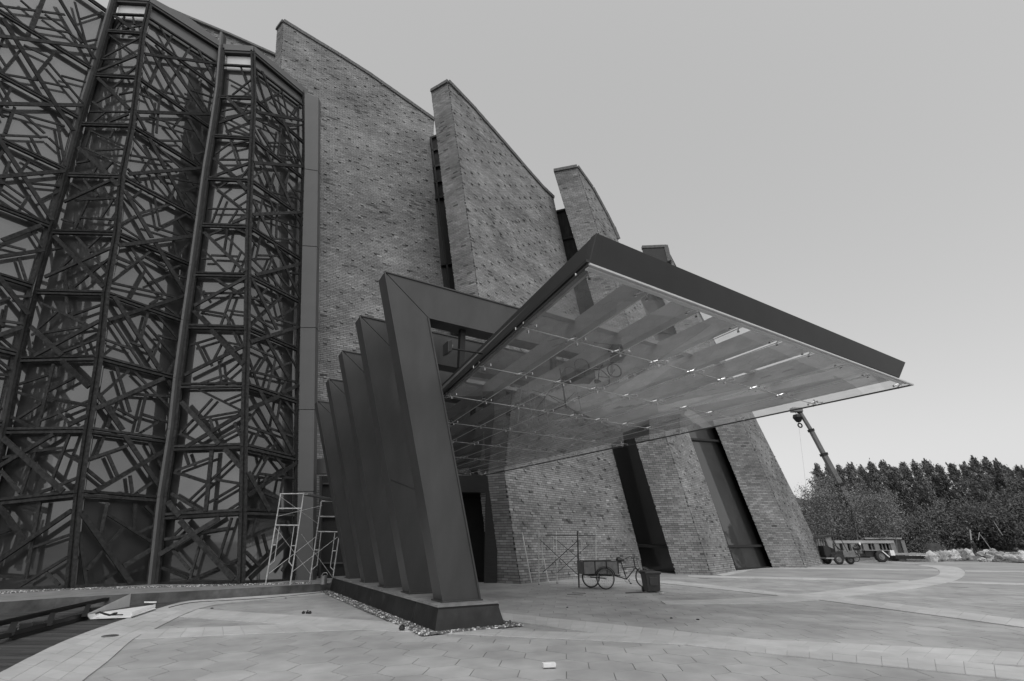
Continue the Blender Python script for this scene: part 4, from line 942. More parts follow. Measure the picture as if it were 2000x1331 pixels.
R_ = 0.36
wheel(tri, TP(0, 0, R_), lft, R_); wheel(tri, TP(-0.26, 0.78, R_), lft, R_); wheel(tri, TP(1.72, 0.38, R_), lft, R_)
bx0 = MB(); 
cx0, cx1, cy0, cy1, cz0, cz1 = -0.80, 0.56, 0.06, 0.72, 0.50, 0.92
sheet = 'painted'
for a, b in ((TP(cx0, cy0, 0), TP(cx1, cy0, 0)), (TP(cx0, cy1, 0), TP(cx1, cy1, 0))):
    d_ = b - a; MB().prism([a + A3(0, 0, cz0), b + A3(0, 0, cz0), b + A3(0, 0, cz1), a + A3(0, 0, cz1)], lft * 0.02).build('side_panel', sheet, tri)
for f in (cx0, cx1):
    a, b = TP(f, cy0, 0), TP(f, cy1, 0); MB().prism([a + A3(0, 0, cz0), b + A3(0, 0, cz0), b + A3(0, 0, cz1), a + A3(0, 0, cz1)], fwd * 0.02).build('end_panel', sheet, tri)
MB().prism([TP(cx0, cy0, cz0), TP(cx1, cy0, cz0), TP(cx1, cy1, cz0), TP(cx0, cy1, cz0)], (0, 0, .02)).build('box_floor', sheet, tri)
for f in (-0.80, -0.35, 0.1, 0.56):
    MB().bar(TP(f, cy0 - .012, cz0), TP(f, cy0 - .012, cz1 + .02), 0.03, 0.025, -lft).build('panel_rib', 'blackmetal', tri)
for l in (cy0, cy1): MB().tube(TP(cx0, l, cz1 + .01), TP(cx1, l, cz1 + .01), 0.014).build('top_rail', 'blackmetal', tri)
MB().tube(TP(0, 0.03, R_), TP(-.26, 0.75, R_), 0.02).build('axle', 'blackmetal', tri)
for l in (0.12, 0.64): MB().tube(TP(-.6, l, .46), TP(.7, l + (0.38 - l) * .5, .44), 0.02).build('chassis_tube', 'blackmetal', tri)
fm = MB(); fm.tube(TP(.55, .38, .42), TP(1.0, .38, .30), .02).tube(TP(1.0, .38, .30), TP(.82, .38, .95), .02).tube(TP(.88, .38, .68), TP(1.42, .38, .72), .018).tube(TP(1.0, .38, .30), TP(1.42, .38, .70), .02)
fm.tube(TP(1.40, .38, .66), TP(1.36, .38, .98), .02)
fm.build('frame', 'blackmetal', tri)
fk = MB()
for l in (.33, .43): fk.tube(TP(1.43, l, .66), TP(1.72, l, R_), .014)
fk.tube(TP(1.43, .33, .66), TP(1.43, .43, .66), .016).build('fork', 'blackmetal', tri)
MB().path([TP(1.15, .10, 1.0), TP(1.32, .2, 1.06), TP(1.36, .38, 1.0), TP(1.32, .56, 1.06), TP(1.15, .66, 1.0)], .013).build('handlebar', 'blackmetal', tri)
MB().lathe(TP(.80, .38, .95), fwd, [(0.02, -.16), (.1, -.12), (.1, 0.0), (.05, .1), (.03, .16), (0, .17)], 8).build('saddle', 'blackmetal', tri)
MB().torus(TP(1.0, .33, .30), lft, .1, .008, 16, 4).build('chainring', 'rim', tri)
MB().tube(TP(1.0, .26, .3), TP(1.1, .26, .16), .012).tube(TP(1.1, .2, .16), TP(1.1, .32, .16), .02).build('pedal', 'blackmetal', tri)
MB().path([TP(1.0, .33, .39), TP(.0, .40, .42)], .006).build('chain', 'blackmetal', tri)
mg = MB()
for k in range(9):
    an = math.pi * (0.08 + 0.84 * k / 8); an2 = math.pi * (0.08 + 0.84 * (k + 1) / 8)
    if k < 8: mg.bar(TP(math.cos(an) * .4, 0, R_ + math.sin(an) * .4), TP(math.cos(an2) * .4, 0, R_ + math.sin(an2) * .4), .07, .008, A3(math.cos(an) * fwd[0], math.cos(an) * fwd[1], math.sin(an)))
mg.build('mudguard', 'blackmetal', tri)

# ------------------------------------------------------------------ wheeled bin
BP = gz(1279, 1158.5)
bn = thing('rubbish_bin', 'black plastic wheeled rubbish bin standing alone beside the tricycle cart', 'bin', BP)
ax = unit(A3(1, .12, 0)); ay = A3(-ax[1], ax[0], 0); QP = lambda a, b, z: BP + ax * a + ay * b + A3(0, 0, z)
def frustum(mb_, w0, d0, w1, d1, z0, z1, ox=0, oy=0):
    n = len(mb_.v)
    for w_, d_, z in ((w0, d0, z0), (w1, d1, z1)):
        for a, b in ((-1, -1), (1, -1), (1, 1), (-1, 1)): mb_.v.append(tuple(QP(a * w_ / 2 + ox, b * d_ / 2 + .25 + oy, z)))
    mb_.f += [tuple(n + i for i in q) for q in ((3, 2, 1, 0), (4, 5, 6, 7), (0, 1, 5, 4), (1, 2, 6, 5), (2, 3, 7, 6), (3, 0, 4, 7))]; return mb_
frustum(MB(), .45, .42, .52, .50, .03, .58).build('body', 'plastic', bn, bevel=.02)
frustum(MB(), .56, .54, .57, .56, .56, .61).build('rim', 'plastic', bn, bevel=.01)
frustum(MB(), .58, .58, .54, .52, .613, .655, 0, -.01).build('lid', 'plastic', bn, bevel=.015)
frustum(MB(), .28, .03, .30, .03, .22, .48, 0, -.245).build('front_panel', 'plastic', bn, bevel=.01)
MB().tube(QP(-.25, .54, .66), QP(.25, .54, .66), .018).build('handle', 'plastic', bn)
for s_ in (-.22, .22): MB().lathe(QP(s_, .47, .09), ax, [(0, -.025), (.09, -.025), (.09, .025), (0, .025)], 14).build('wheel', 'rubber', bn)
p_, q_ = onY(1246, 1095, 18.9), onY(1264, 1146, 18.45)
tag(MB().bar(p_, q_, .10, .03, (0.3, -1, .2)).build('wooden_board', 'plank', None, loc=q_), 'narrow worn board leaning between the tricycle and the bin', 'board')
p_, q_ = gz(1222, 1158.5, .02), gz(1270, 1156.5, .02)
tag(MB().tube(p_, q_, .014).build('iron_rod', 'pipedark', None, loc=p_), 'thin dark rod lying on the paving beside the bin', 'rod')
p_ = gz(1292, 1161)
tag(MB().lathe(p_ + A3(0, 0, .0), UP, [(0, 0), (.08, .0), (.11, .03), (.05, .07), (.07, .09), (.02, .10), (0, .10)], 6).build('rubbish_bag', 'sack', None, loc=p_), 'small crumpled bag on the paving at the foot of the bin', 'bag')

# ------------------------------------------------------------------ small things on the paving
def blob(name, m, p, r, label, cat, sq=0.6, seed=1):
    rnd = random.Random(seed); prof = [(0, 0), (r * rnd.uniform(.8, 1), 0.0), (r * rnd.uniform(.9, 1.15), r * .35 * sq), (r * rnd.uniform(.6, .9), r * 1.0 * sq), (0, r * 1.25 * sq)]
    mb_ = MB().lathe(p, UP, prof, 7); mb_.v = [tuple(np.array(v) + np.array([rnd.uniform(-.12, .12) * r, rnd.uniform(-.12, .12) * r, 0])) for v in mb_.v]
    return tag(mb_.build(name, m, None, loc=p), label, cat)
p_ = gz(1073, 1305, .016)
wb = MB().box(p_ + A3(0, .05, .026), A3(.088, .016, 0), A3(-.008, .04, 0), A3(0, 0, .026)).build('white_block', 'whitebrick', None, loc=p_, bevel=.006); tag(wb, 'small white block lying alone on the near paving', 'block')
blob('stone', 'stone', gz(785, 1231, .02), .055, 'dark round stone beside the pebble strip of the plinth', 'stone', 1.4)
p_ = gz(215, 1243, .016)
dc = thing('drain_cover', 'round metal drain cover set in the pale curved paving band', 'drain cover', p_)
MB().lathe(p_, UP, [(0, .004), (.1, .004), (.105, .012), (.125, .012), (.13, -.004)], 24).build('rim', 'curb', dc)
MB().lathe(p_, UP, [(0, .022), (.045, .02), (.065, .012), (.08, .006)], 14).build('grate', 'pipedark', dc)
p_ = gz(598, 1199, .002)
tg = thing('debris', 'small black twisted scrap on the paving left of the plinth', 'scrap', p_)
for k, (a, b, c) in enumerate(((-.07, 0, .03), (.02, .02, .035), (.09, -.01, .03))): MB().lathe(p_ + A3(a, b, 0), UP, [(0, 0), (.035, 0), (.04, c), (.015, c * 2), (0, c * 2)], 6).build('lump', 'rubber', tg)
MB().tube(p_ + A3(-.09, 0, .05), p_ + A3(.11, .01, .05), .008).build('strip', 'rim', tg)
for k, (x, y, r, lab) in enumerate(((1311, 1208, .03, 'flat dark scrap on the open paving right of the plinth, nearest to the bin'), (1363, 1211, .035, 'small dark scrap on the paving between the bands, far from the plinth'), (414, 1189, .035, 'small dark clod on the curved paving before the ledge'),
                                    (132, 1285, .018, 'tiny dark stone on the pale curved band'), (1108, 1187, .03, 'small dark scrap on the paving right of the plinth'), (558, 1169, .03, 'tiny dark clod before the ledge'))):
    blob('scrap', 'rubber', gz(x, y, .004), r, lab, 'scrap', .5, k)
for k, (x, y, l) in enumerate(((1120, 1161, .9), (1130, 1158, .5))):
    p_ = gz(x - 12, y, .012); q_ = gz(x + 12 * l + 8, y + 1.5, .012); tag(MB().bar(p_, q_, .05, .012, UP).build('wood_strip', 'plank', None, loc=p_), ['long thin wooden strip lying before the low scaffold', 'short thin wooden strip lying before the low scaffold'][k], 'strip')
cab = [gz(x, y, .02) for x, y in smooth_px([(330, 1187), (370, 1178), (420, 1174.5), (500, 1170), (580, 1163), (640, 1156), (656, 1152)])]
tag(MB().path(cab, .012, 5).build('power_cable', 'rubber', None, loc=cab[0]), 'thin black cable running along the foot of the concrete ledge', 'cable')
# paint tin on the ledge
p_ = gz(631, 1141.5, LZ)
tin = thing('paint_tin', 'pale paint tin with a wire handle on the ledge beside the scaffold', 'tin', p_)
MB().lathe(p_, UP, [(0, 0), (.11, 0), (.11, .26), (.115, .265), (.1, .25), (0, .24)], 14).build('can', 'rim', tin)
MB().path([p_ + A3(-.11, 0, .22), p_ + A3(-.05, .0, .34), p_ + A3(.06, .0, .36), p_ + A3(.11, 0, .3)], .008, 5).build('handle', 'pipe', tin)
# steel trolley rails lying on the deck
root = thing('steel_trolley', 'long low black steel trolley lying on the dark timber deck', 'trolley', gz(60, 1240))
def rail(a, b, z, w, h, nm):
    p, q = gz(*a, z), gz(*b, z); MB().bar(p, q, w, h, UP).build(nm, 'blackmetal', root)
    sd = unit(np.cross(q - p, UP))
    for s_ in (-1, 1): MB().bar(p + sd * s_ * w * .45 + A3(0, 0, h * .6), q + sd * s_ * w * .45 + A3(0, 0, h * .6), .012, h * .5, UP).build('flange', 'blackmetal', root)
rail((-60, 1262), (176, 1199), .10, .07, .05, 'side_rail'); rail((-60, 1233), (240, 1164), .16, .08, .06, 'side_rail'); rail((20, 1249), (176, 1206), .03, .05, .04, 'lower_rail')
for x in (20, 95, 165):
    a = gz(x, 1239 - (x - 20) * .25, .12); b = gz(x + 8, 1217 - (x - 20) * .24, .14); MB().bar(a, b, .1, .04, UP).build('cross_bar', 'blackmetal', root)
for (x, y, r) in ((40, 1231, .095), (66, 1226, .08), (178, 1196, .07)):
    c_ = gz(x, y, r); axw = unit(A3(.75, -.66, 0)); t_ = MB().lathe(c_, axw, [(0, -.04), (r * .8, -.04), (r, -.025), (r, .025), (r * .8, .04), (0, .04)], 18).build('caster_wheel', 'rubber', root)
    MB().lathe(c_, axw, [(0, .052), (r * .6, .046), (r * .7, .03)], 14).build('hub', 'rim', t_)
    MB().box(c_ + A3(0.03, .03, r * .55), axw * .07, unit(np.cross(axw, UP)) * .08, (0, 0, .05)).build('caster_fork', 'blackmetal', root)
# white sheet with a folded flap
root = thing('white_sheet', 'large creased white card sheet with a raised flap, lying at the end of the trolley', 'sheet', gz(235, 1200))
pz = lambda x, y, z=.02: gz(x, y, z)
base = [pz(176, 1210, .03), pz(256, 1206.5, .03), pz(304, 1190, .03), pz(296, 1183, .06), pz(205, 1196, .10), pz(169, 1202, .12)]
def sheet_part(pts, nm, m='white'): MB().prism(pts, (0.004, .004, .012)).build(nm, m, root)
sheet_part([base[0], base[1], base[4], base[5]], 'fold'); sheet_part([base[1], base[2], base[3], base[4]], 'fold')
p1, p2 = base[5] + A3(0, 0, .01), base[3] + A3(-.5, .25, 0)
Yf = base[4][1]
top = onY(255, 1160.5, base[3][1] + .2); topb = onY(252, 1186, base[3][1] + .1)
sheet_part([base[5] + A3(0, 0, .015), topb, top], 'raised_flap', 'paper')
sheet_part([pz(258, 1203, .07), pz(303, 1186.5, .09), pz(303, 1181, .14), pz(255, 1198, .12)], 'rolled_edge')
sheet_part([pz(282, 1178, .05), pz(305, 1178, .05), pz(305, 1176, .06), pz(281, 1176, .06)], 'loose_strip')
MB().path([pz(188, 1199, .13), pz(195, 1196, .2), pz(203, 1199, .14), pz(215, 1202, .1), pz(222, 1199, .16), pz(228, 1198, .18)], .02, 6).build('strap', 'blackmetal', root)
MB().path([pz(215, 1202, .1), pz(240, 1201, .08)], .012, 6).build('strap', 'blackmetal', root)

# ------------------------------------------------------------------ far right: low wall, vehicles, sacks, person
def house(nm, lab, x0, x1, Y, zt, m='wall'): pass
YW = 47.0
wX = lambda x, y=1075: onY(x, y, YW)[0]
lw = thing('garden_wall', 'low open wall with a pale cap slab and posts behind the parked tricycle', 'wall', onY(1700, 1095, YW) * A3(1, 1, 0))
zc = onY(1700, 1056, YW)[2]; z0c = onY(1700, 1061.5, YW)[2]
MB().abox(wX(1632), wX(1747), YW - .25, YW + .35, z0c, zc).build('cap_slab', 'slab', lw)
MB().abox(wX(1632), wX(1747), YW + .15, YW + .3, 0, z0c).build('opening_shade', 'black', lw)  # added black sheet, painted shade for the dark openings between the posts
MB().abox(wX(1632), wX(1747), YW - .2, YW + .3, -.1, .55).build('base_course', 'painted', lw)
for x in (1634, 1650, 1666, 1690, 1712, 1744): MB().abox(wX(x) - .22, wX(x) + .22, YW - .2, YW + .2, .5, z0c + .01).build('post', 'wall', lw)
for x in range(1640, 1745, 7): MB().abox(wX(x) - .05, wX(x) + .05, YW - .1, YW, .5, z0c).build('baluster', 'painted', lw)
lw2 = thing('brick_wall', 'short dark wall with a pale end post behind the garden wall', 'wall', onY(1755, 1090, 49) * A3(1, 1, 0))
a_, b_ = onY(1700, 1080, 49)[0], onY(1764, 1080, 49)[0]; zt2 = onY(1740, 1053.5, 49)[2]
MB().abox(a_, b_, 49, 49.4, -.1, zt2).build('wall_body', 'roof', lw2); MB().abox(a_ - .2, b_ + .2, 48.9, 49.5, zt2, zt2 + .14).build('cap_slab', 'slab', lw2)
MB().abox(b_, b_ + .35, 48.85, 49.5, -.1, zt2 - .1).build('end_post', 'wall', lw2)
def slab(px0, px1, y0, y1, Y, nm, lab, m='slab', d=1.2):
    a, b = onY(px0, y0, Y), onY(px1, y1, Y); z0, z1 = min(a[2], b[2]), max(a[2], b[2])
    return tag(MB().abox(a[0], b[0], Y, Y + d, max(-.1, z0), z1).build(nm, m, None, loc=(a[0], Y, 0)), lab, 'slab', )
slab(1745, 1816, 1084.5, 1081, 46.0, 'concrete_slab', 'long pale concrete slab behind the trailer')
slab(1750, 1817, 1092, 1086.5, 45.0, 'concrete_slab', 'dark concrete step below the pale slab, right of the trailer', 'black')
mk = MB(); mk.poly([gz(1688, 1099, .01), gz(1800, 1103.2, .01), gz(1792, 1100.5, .01), gz(1745, 1095.5, .01), gz(1690, 1095, .01)])
tag(mk.build('concrete_apron', 'slab', None, loc=gz(1740, 1098)), 'pale concrete apron on the ground behind the trailer wheels', 'concrete', kind='structure')

# motor tricycle
YM = 39.6
MX = onY(1640, 1098, YM)[0]
mt_ = thing('motor_tricycle', 'parked motor tricycle with a black canvas roof and a small cargo tray', 'motor tricycle', (MX, YM, 0))
pm = onY(1, 1, YM)
pxm = (onY(1641, 1090, YM)[0] - onY(1640, 1090, YM)[0]); 
mx = lambda x: MX + (x - 1640) * pxm
mz = lambda y: onY(1640, y, YM)[2]
def solid_wheel(root, x, y, z, R, w=.14, nm='wheel'):
    t_ = MB().lathe((x, y, z), (0, -1, 0), [(R * .55, -w / 2), (R * .9, -w / 2), (R, -w * .3), (R, w * .3), (R * .9, w / 2), (R * .55, w / 2)], 22).build(nm, 'rubber', root, smooth=True)
    MB().lathe((x, y, z), (0, -1, 0), [(R * .58, -w * .4), (R * .56, w * .42), (R * .3, w * .3), (R * .25, w * .55), (0, w * .55)], 18).build('rim', 'painted', t_); return t_
rw = 0.36
solid_wheel(mt_, mx(1631), YM - .5, rw, rw); solid_wheel(mt_, mx(1624), YM + .5, rw, rw); solid_wheel(mt_, mx(1661), YM, .33, .33)
MB().abox(mx(1615), mx(1668), YM - .3, YM + .3, .42, .52).build('chassis', 'blackmetal', mt_)
MB().abox(mx(1643), mx(1666), YM - .5, YM + .45, .5, mz(1076)).build('cargo_tray', 'painted', mt_, bevel=.03)
MB().abox(mx(1607), mx(1632), YM - .55, YM + .5, .40, .48).build('step', 'slab', mt_)
MB().abox(mx(1610), mx(1622), YM - .4, YM + .4, .5, mz(1066)).build('seat', 'blackmetal', mt_, bevel=.04)
roofp = [(mx(1609), mz(1051)), (mx(1614), mz(1047.5)), (mx(1622), mz(1045.5)), (mx(1640), mz(1045.5)), (mx(1646), mz(1048.5)), (mx(1646), mz(1049.6)), (mx(1640), mz(1048)), (mx(1618), mz(1049)), (mx(1609), mz(1052.3))]
MB().prism([(a, YM - .6, b) for a, b in roofp], (0, 1.2, 0)).build('canvas_roof', 'tarp', mt_)
for x0, y0, x1, y1 in ((1607, 1084, 1608, 1050), (1628, 1076, 1630, 1049), (1644, 1050, 1652, 1078)):
    for yy in (-.52, .5): MB().tube((mx(x0), YM + yy, mz(y0)), (mx(x1), YM + yy, mz(y1)), .025).build('roof_post', 'blackmetal', mt_)
MB().prism([(mx(1615), YM - .45, mz(1050)), (mx(1627), YM - .45, mz(1050)), (mx(1627), YM - .45, mz(1072)), (mx(1619), YM - .45, mz(1068))], (0, .03, 0)).build('side_screen', 'paleglass', mt_)
MB().abox(mx(1631), mx(1634), YM - .35, YM + .35, mz(1080), mz(1066)).build('front_shield', 'painted', mt_, bevel=.02)
MB().path([(mx(1634), YM - .4, mz(1063)), (mx(1638), YM - .2, mz(1064)), (mx(1640), YM, mz(1066)), (mx(1638), YM + .2, mz(1064)), (mx(1634), YM + .4, mz(1063))], .02).build('handlebar', 'blackmetal', mt_)
MB().tube((mx(1640), YM, mz(1066)), (mx(1661), YM, .36), .04).build('fork', 'blackmetal', mt_)
g_ = MB()
for k in range(7):
    a, b = math.pi * k / 7, math.pi * (k + 1) / 7; g_.bar((mx(1631) + math.cos(a) * .44, YM - .5, rw + math.sin(a) * .44), (mx(1631) + math.cos(b) * .44, YM - .5, rw + math.sin(b) * .44), .02, .2, (math.cos(a), 0, math.sin(a)))
g_.build('mudguard', 'blackmetal', mt_)
# motorcycle-like front and trailer
YT = 43.6
MXT = onY(1715, 1098, YT)[0]; tx = lambda x: MXT + (x - 1715) * pxm; tz = lambda y: onY(1715, y, YT)[2]
tl = thing('motor_cart', 'flat two wheeled cart with big tyres pulled by a motorcycle front', 'cart', (MXT, YT, 0))
solid_wheel(tl, tx(1715), YT - .55, .46, .46, .2); solid_wheel(tl, tx(1732), YT + .6, .42, .42, .2)
MB().abox(tx(1683), tx(1736), YT - .6, YT + .6, tz(1076), tz(1074.5)).build('bed', 'wall', tl)
MB().abox(tx(1686), tx(1734), YT - .4, YT + .4, tz(1088), tz(1076.2)).build('body', 'blackmetal', tl, bevel=.04)
MB().abox(tx(1736), tx(1745), YT - .6, YT + .6, tz(1085), tz(1075)).build('tail_panel', 'white', tl)
MB().bar((tx(1717), YT - .72, tz(1076)), (tx(1729), YT - .72, tz(1088)), .08, .04, (0, -1, 0)).build('mud_flap', 'white', tl)
wheel(tl, A3(tx(1668), YT, .40), A3(0, 1, 0), .40, .035, 14)
MB().tube((tx(1668), YT, .4), (tx(1674), YT, tz(1066)), .035).build('fork', 'blackmetal', tl)
MB().lathe((tx(1676), YT, tz(1071)), (1, 0, .1), [(0, -.3), (.14, -.25), (.17, 0), (.12, .22), (0, .28)], 12).build('fuel_tank', 'blackmetal', tl)
MB().abox(tx(1680), tx(1688), YT - .18, YT + .18, tz(1082), tz(1074)).build('engine', 'painted', tl, bevel=.04)
MB().tube((tx(1668), YT, .4), (tx(1700), YT, tz(1089)), .04).build('draw_tube', 'blackmetal', tl)
MB().path([(tx(1678), YT - .4, tz(1066)), (tx(1675), YT, tz(1065)), (tx(1678), YT + .4, tz(1066))], .02).build('handlebar', 'blackmetal', tl)
MB().lathe((tx(1682.5), YT - .2, tz(1062.5)), (.3, -1, 0), [(0, 0), (.11, 0), (.1, .04), (0, .05)], 10).build('mirror', 'white', tl)
# sacks
def sack_mesh(nm, seed, upright=False):
    rnd = random.Random(seed); mb_ = MB(); ns, nh = 9, 6
    for i in range(nh):
        t = i / (nh - 1); r = (0.30 * math.sin(math.pi * min(1, .18 + .8 * t)) ** .6 + .03) * (1 if t < .85 else .55)
        for k in range(ns):
            a = 2 * math.pi * k / ns; rr = r * rnd.uniform(.6, 1.3); mb_.v.append((rr * math.cos(a) * 1.05, rr * math.sin(a) * .8, t * .78 + rnd.uniform(-.04, .04)))
    for i in range(nh - 1):
        for k in range(ns): mb_.f.append((i * ns + k, i * ns + (k + 1) % ns, (i + 1) * ns + (k + 1) % ns, (i + 1) * ns + k))
    mb_.f.append(tuple(reversed(range(ns)))); mb_.f.append(tuple((nh - 1) * ns + k for k in range(ns)))
    return mesh_of(nm, mb_.v, mb_.f, 'sack')
sm = [sack_mesh('sack', s_) for s_ in range(6)]
def put_sack(x, y, z, rot, sc, label, group):
    ob = bpy.data.objects.new('filled_sack', random.choice(sm)); COL.objects.link(ob); ob.location = (x, y, z); ob.rotation_euler = rot; ob.scale = (sc * random.uniform(.9, 1.15), sc, sc * random.uniform(.85, 1.1)); tag(ob, label, 'sack', group); return ob
for k in range(10):
    p_ = gz(1822 + k * 8.0, 1098 - k * .55); put_sack(p_[0], p_[1], -.02, (random.uniform(-.1, .1), random.uniform(-.1, .1), random.uniform(0, 6)), 1.2, 'grey filled sack standing upright in the row beside the concrete step', 'row of upright sacks')
for k in range(150):
    fx = random.random(); x = 1822 + 190 * fx if k % 5 else 1770 + 50 * random.random()
    row = random.random(); yb_ = 1092 - 14 * row + 4 * (x > 1930); 
    p_ = gz(x, yb_); lay = random.choice((0, 0, 1)) if x > 1830 else 0
    if 1893 < x < 1926 and yb_ > 1083: continue
    put_sack(p_[0], p_[1], lay * .3 + .0, (random.uniform(1.0, 1.6) * random.choice((-1, 1)), random.uniform(-.5, .5), random.uniform(0, 6.28)), random.uniform(.75, 1.05), 'pale filled sack dumped in the long heap under the trees', 'heap of dumped sacks')
mnd = MB(); 
for k in range(26):
    x = 1760 + k * 13; 
ch = [gz(1895, 1097), gz(1925, 1093), gz(1960, 1096), gz(2020, 1101), gz(2100, 1104), gz(2100, 1090), gz(1950, 1085), gz(1900, 1088)]
for k in range(70):
    t = random.random(); x = 1886 + 160 * t; yb_ = 1093 + 7 * t + random.uniform(-3, 2); p_ = gz(x, yb_)
    if 1893 < x < 1926: continue
    put_sack(p_[0], p_[1], random.choice((-.1, .0, .2)) + .0, (random.uniform(1.0, 1.6), random.uniform(-.6, .6), random.uniform(0, 6.28)), random.uniform(.75, 1.05), 'torn pale sack in the loose heap at the edge of the paving', 'heap of torn sacks')
# person
PP = gz(1909, 1087)
def person(P, h=1.72):
    root = thing('person', 'person in dark clothes standing among the sacks with arms hanging', 'person', P)
    v = {}; 
    J = [('pel', (0, 0, .95), .15), ('wai', (0, 0, 1.1), .14), ('che', (0, -.01, 1.32), .17), ('nec', (0, 0, 1.5), .06), ('hea', (0, -.02, 1.6), .085), ('top', (0, -.01, 1.70), .085),
         ('hl', (-.1, 0, .9), .10), ('kl', (-.13, -.02, .5), .075), ('al', (-.15, 0, .09), .05), ('tl', (-.16, -.14, .04), .045), ('hr', (.1, 0, .9), .10), ('kr', (.14, -.02, .5), .075), ('ar', (.17, 0, .09), .05), ('tr', (.18, -.14, .04), .045),
         ('sl', (-.19, 0, 1.42), .075), ('el', (-.27, .02, 1.15), .055), ('wl', (-.30, -.04, .92), .04), ('fl', (-.31, -.06, .80), .035), ('sr', (.19, 0, 1.42), .075), ('er', (.28, .02, 1.15), .055), ('wr', (.36, -.03, .93), .04), ('fr', (.38, -.05, .82), .035)]
    ix = {n: i for i, (n, _, _) in enumerate(J)}
    E_ = 'pel wai,wai che,che nec,nec hea,hea top,pel hl,hl kl,kl al,al tl,pel hr,hr kr,kr ar,ar tr,che sl,sl el,el wl,wl fl,che sr,sr er,er wr,wr fr'
    me = bpy.data.meshes.new('body'); me.from_pydata([p for _, p, _ in J], [tuple(ix[q] for q in e.split()) for e in E_.split(',')], [])
    me.materials.append(M['cloth'])
    ob = bpy.data.objects.new('body', me); COL.objects.link(ob); ob.parent = root
    ob.modifiers.new('skin', 'SKIN')
    for i, (_, _, r) in enumerate(J): me.skin_vertices[0].data[i].radius = (r, r)
    me.skin_vertices[0].data[0].use_root = True
    ss = ob.modifiers.new('sub', 'SUBSURF'); ss.levels = ss.render_levels = 1
    MB().lathe(P + A3(0, -.03, 1.50), UP, [(.03, -.02), (.085, .03), (.098, .1), (.06, .16)], 10).build('face', 'skin', root, smooth=True)
    MB().lathe(P + A3(0, 0, 1.58), UP, [(.108, 0), (.118, .08), (.09, .15), (0, .18)], 12).build('hair', 'hair', root, smooth=True)
    for s_ in (-.31, .38): MB().lathe(P + A3(s_, -.06, .74), UP, [(0, 0), (.04, .02), (.045, .08), (.03, .12)], 8).build('hand', 'skin', root, smooth=True)
    return root
person(PP)
px_ = [(1895, 1037, 1899, 1072, 'pale slender tree stake standing behind the person')]
for x0, y0, x1, y1, lab in ((1894.5, 1035, 1899, 1074, 'pale stake behind the person in dark clothes'), (1913, 1040, 1911, 1055, 'short thin pole right behind the person'), (1915, 1045, 1945, 1088, 'thin pole leaning over the heap beside the person'), (1941, 1019, 1958, 1046, 'thin pale pole leaning against the dark trees')):
    a, b = onY(x0, y0, 66.5), onY(x1, y1, 66.5); tag(MB().tube(a, (b[0], b[1], max(0, b[2])), .07 if x0 < 1900 else .04).build('pole', 'palebark', None, loc=(b[0], b[1], max(0, b[2]))), lab, 'pole')

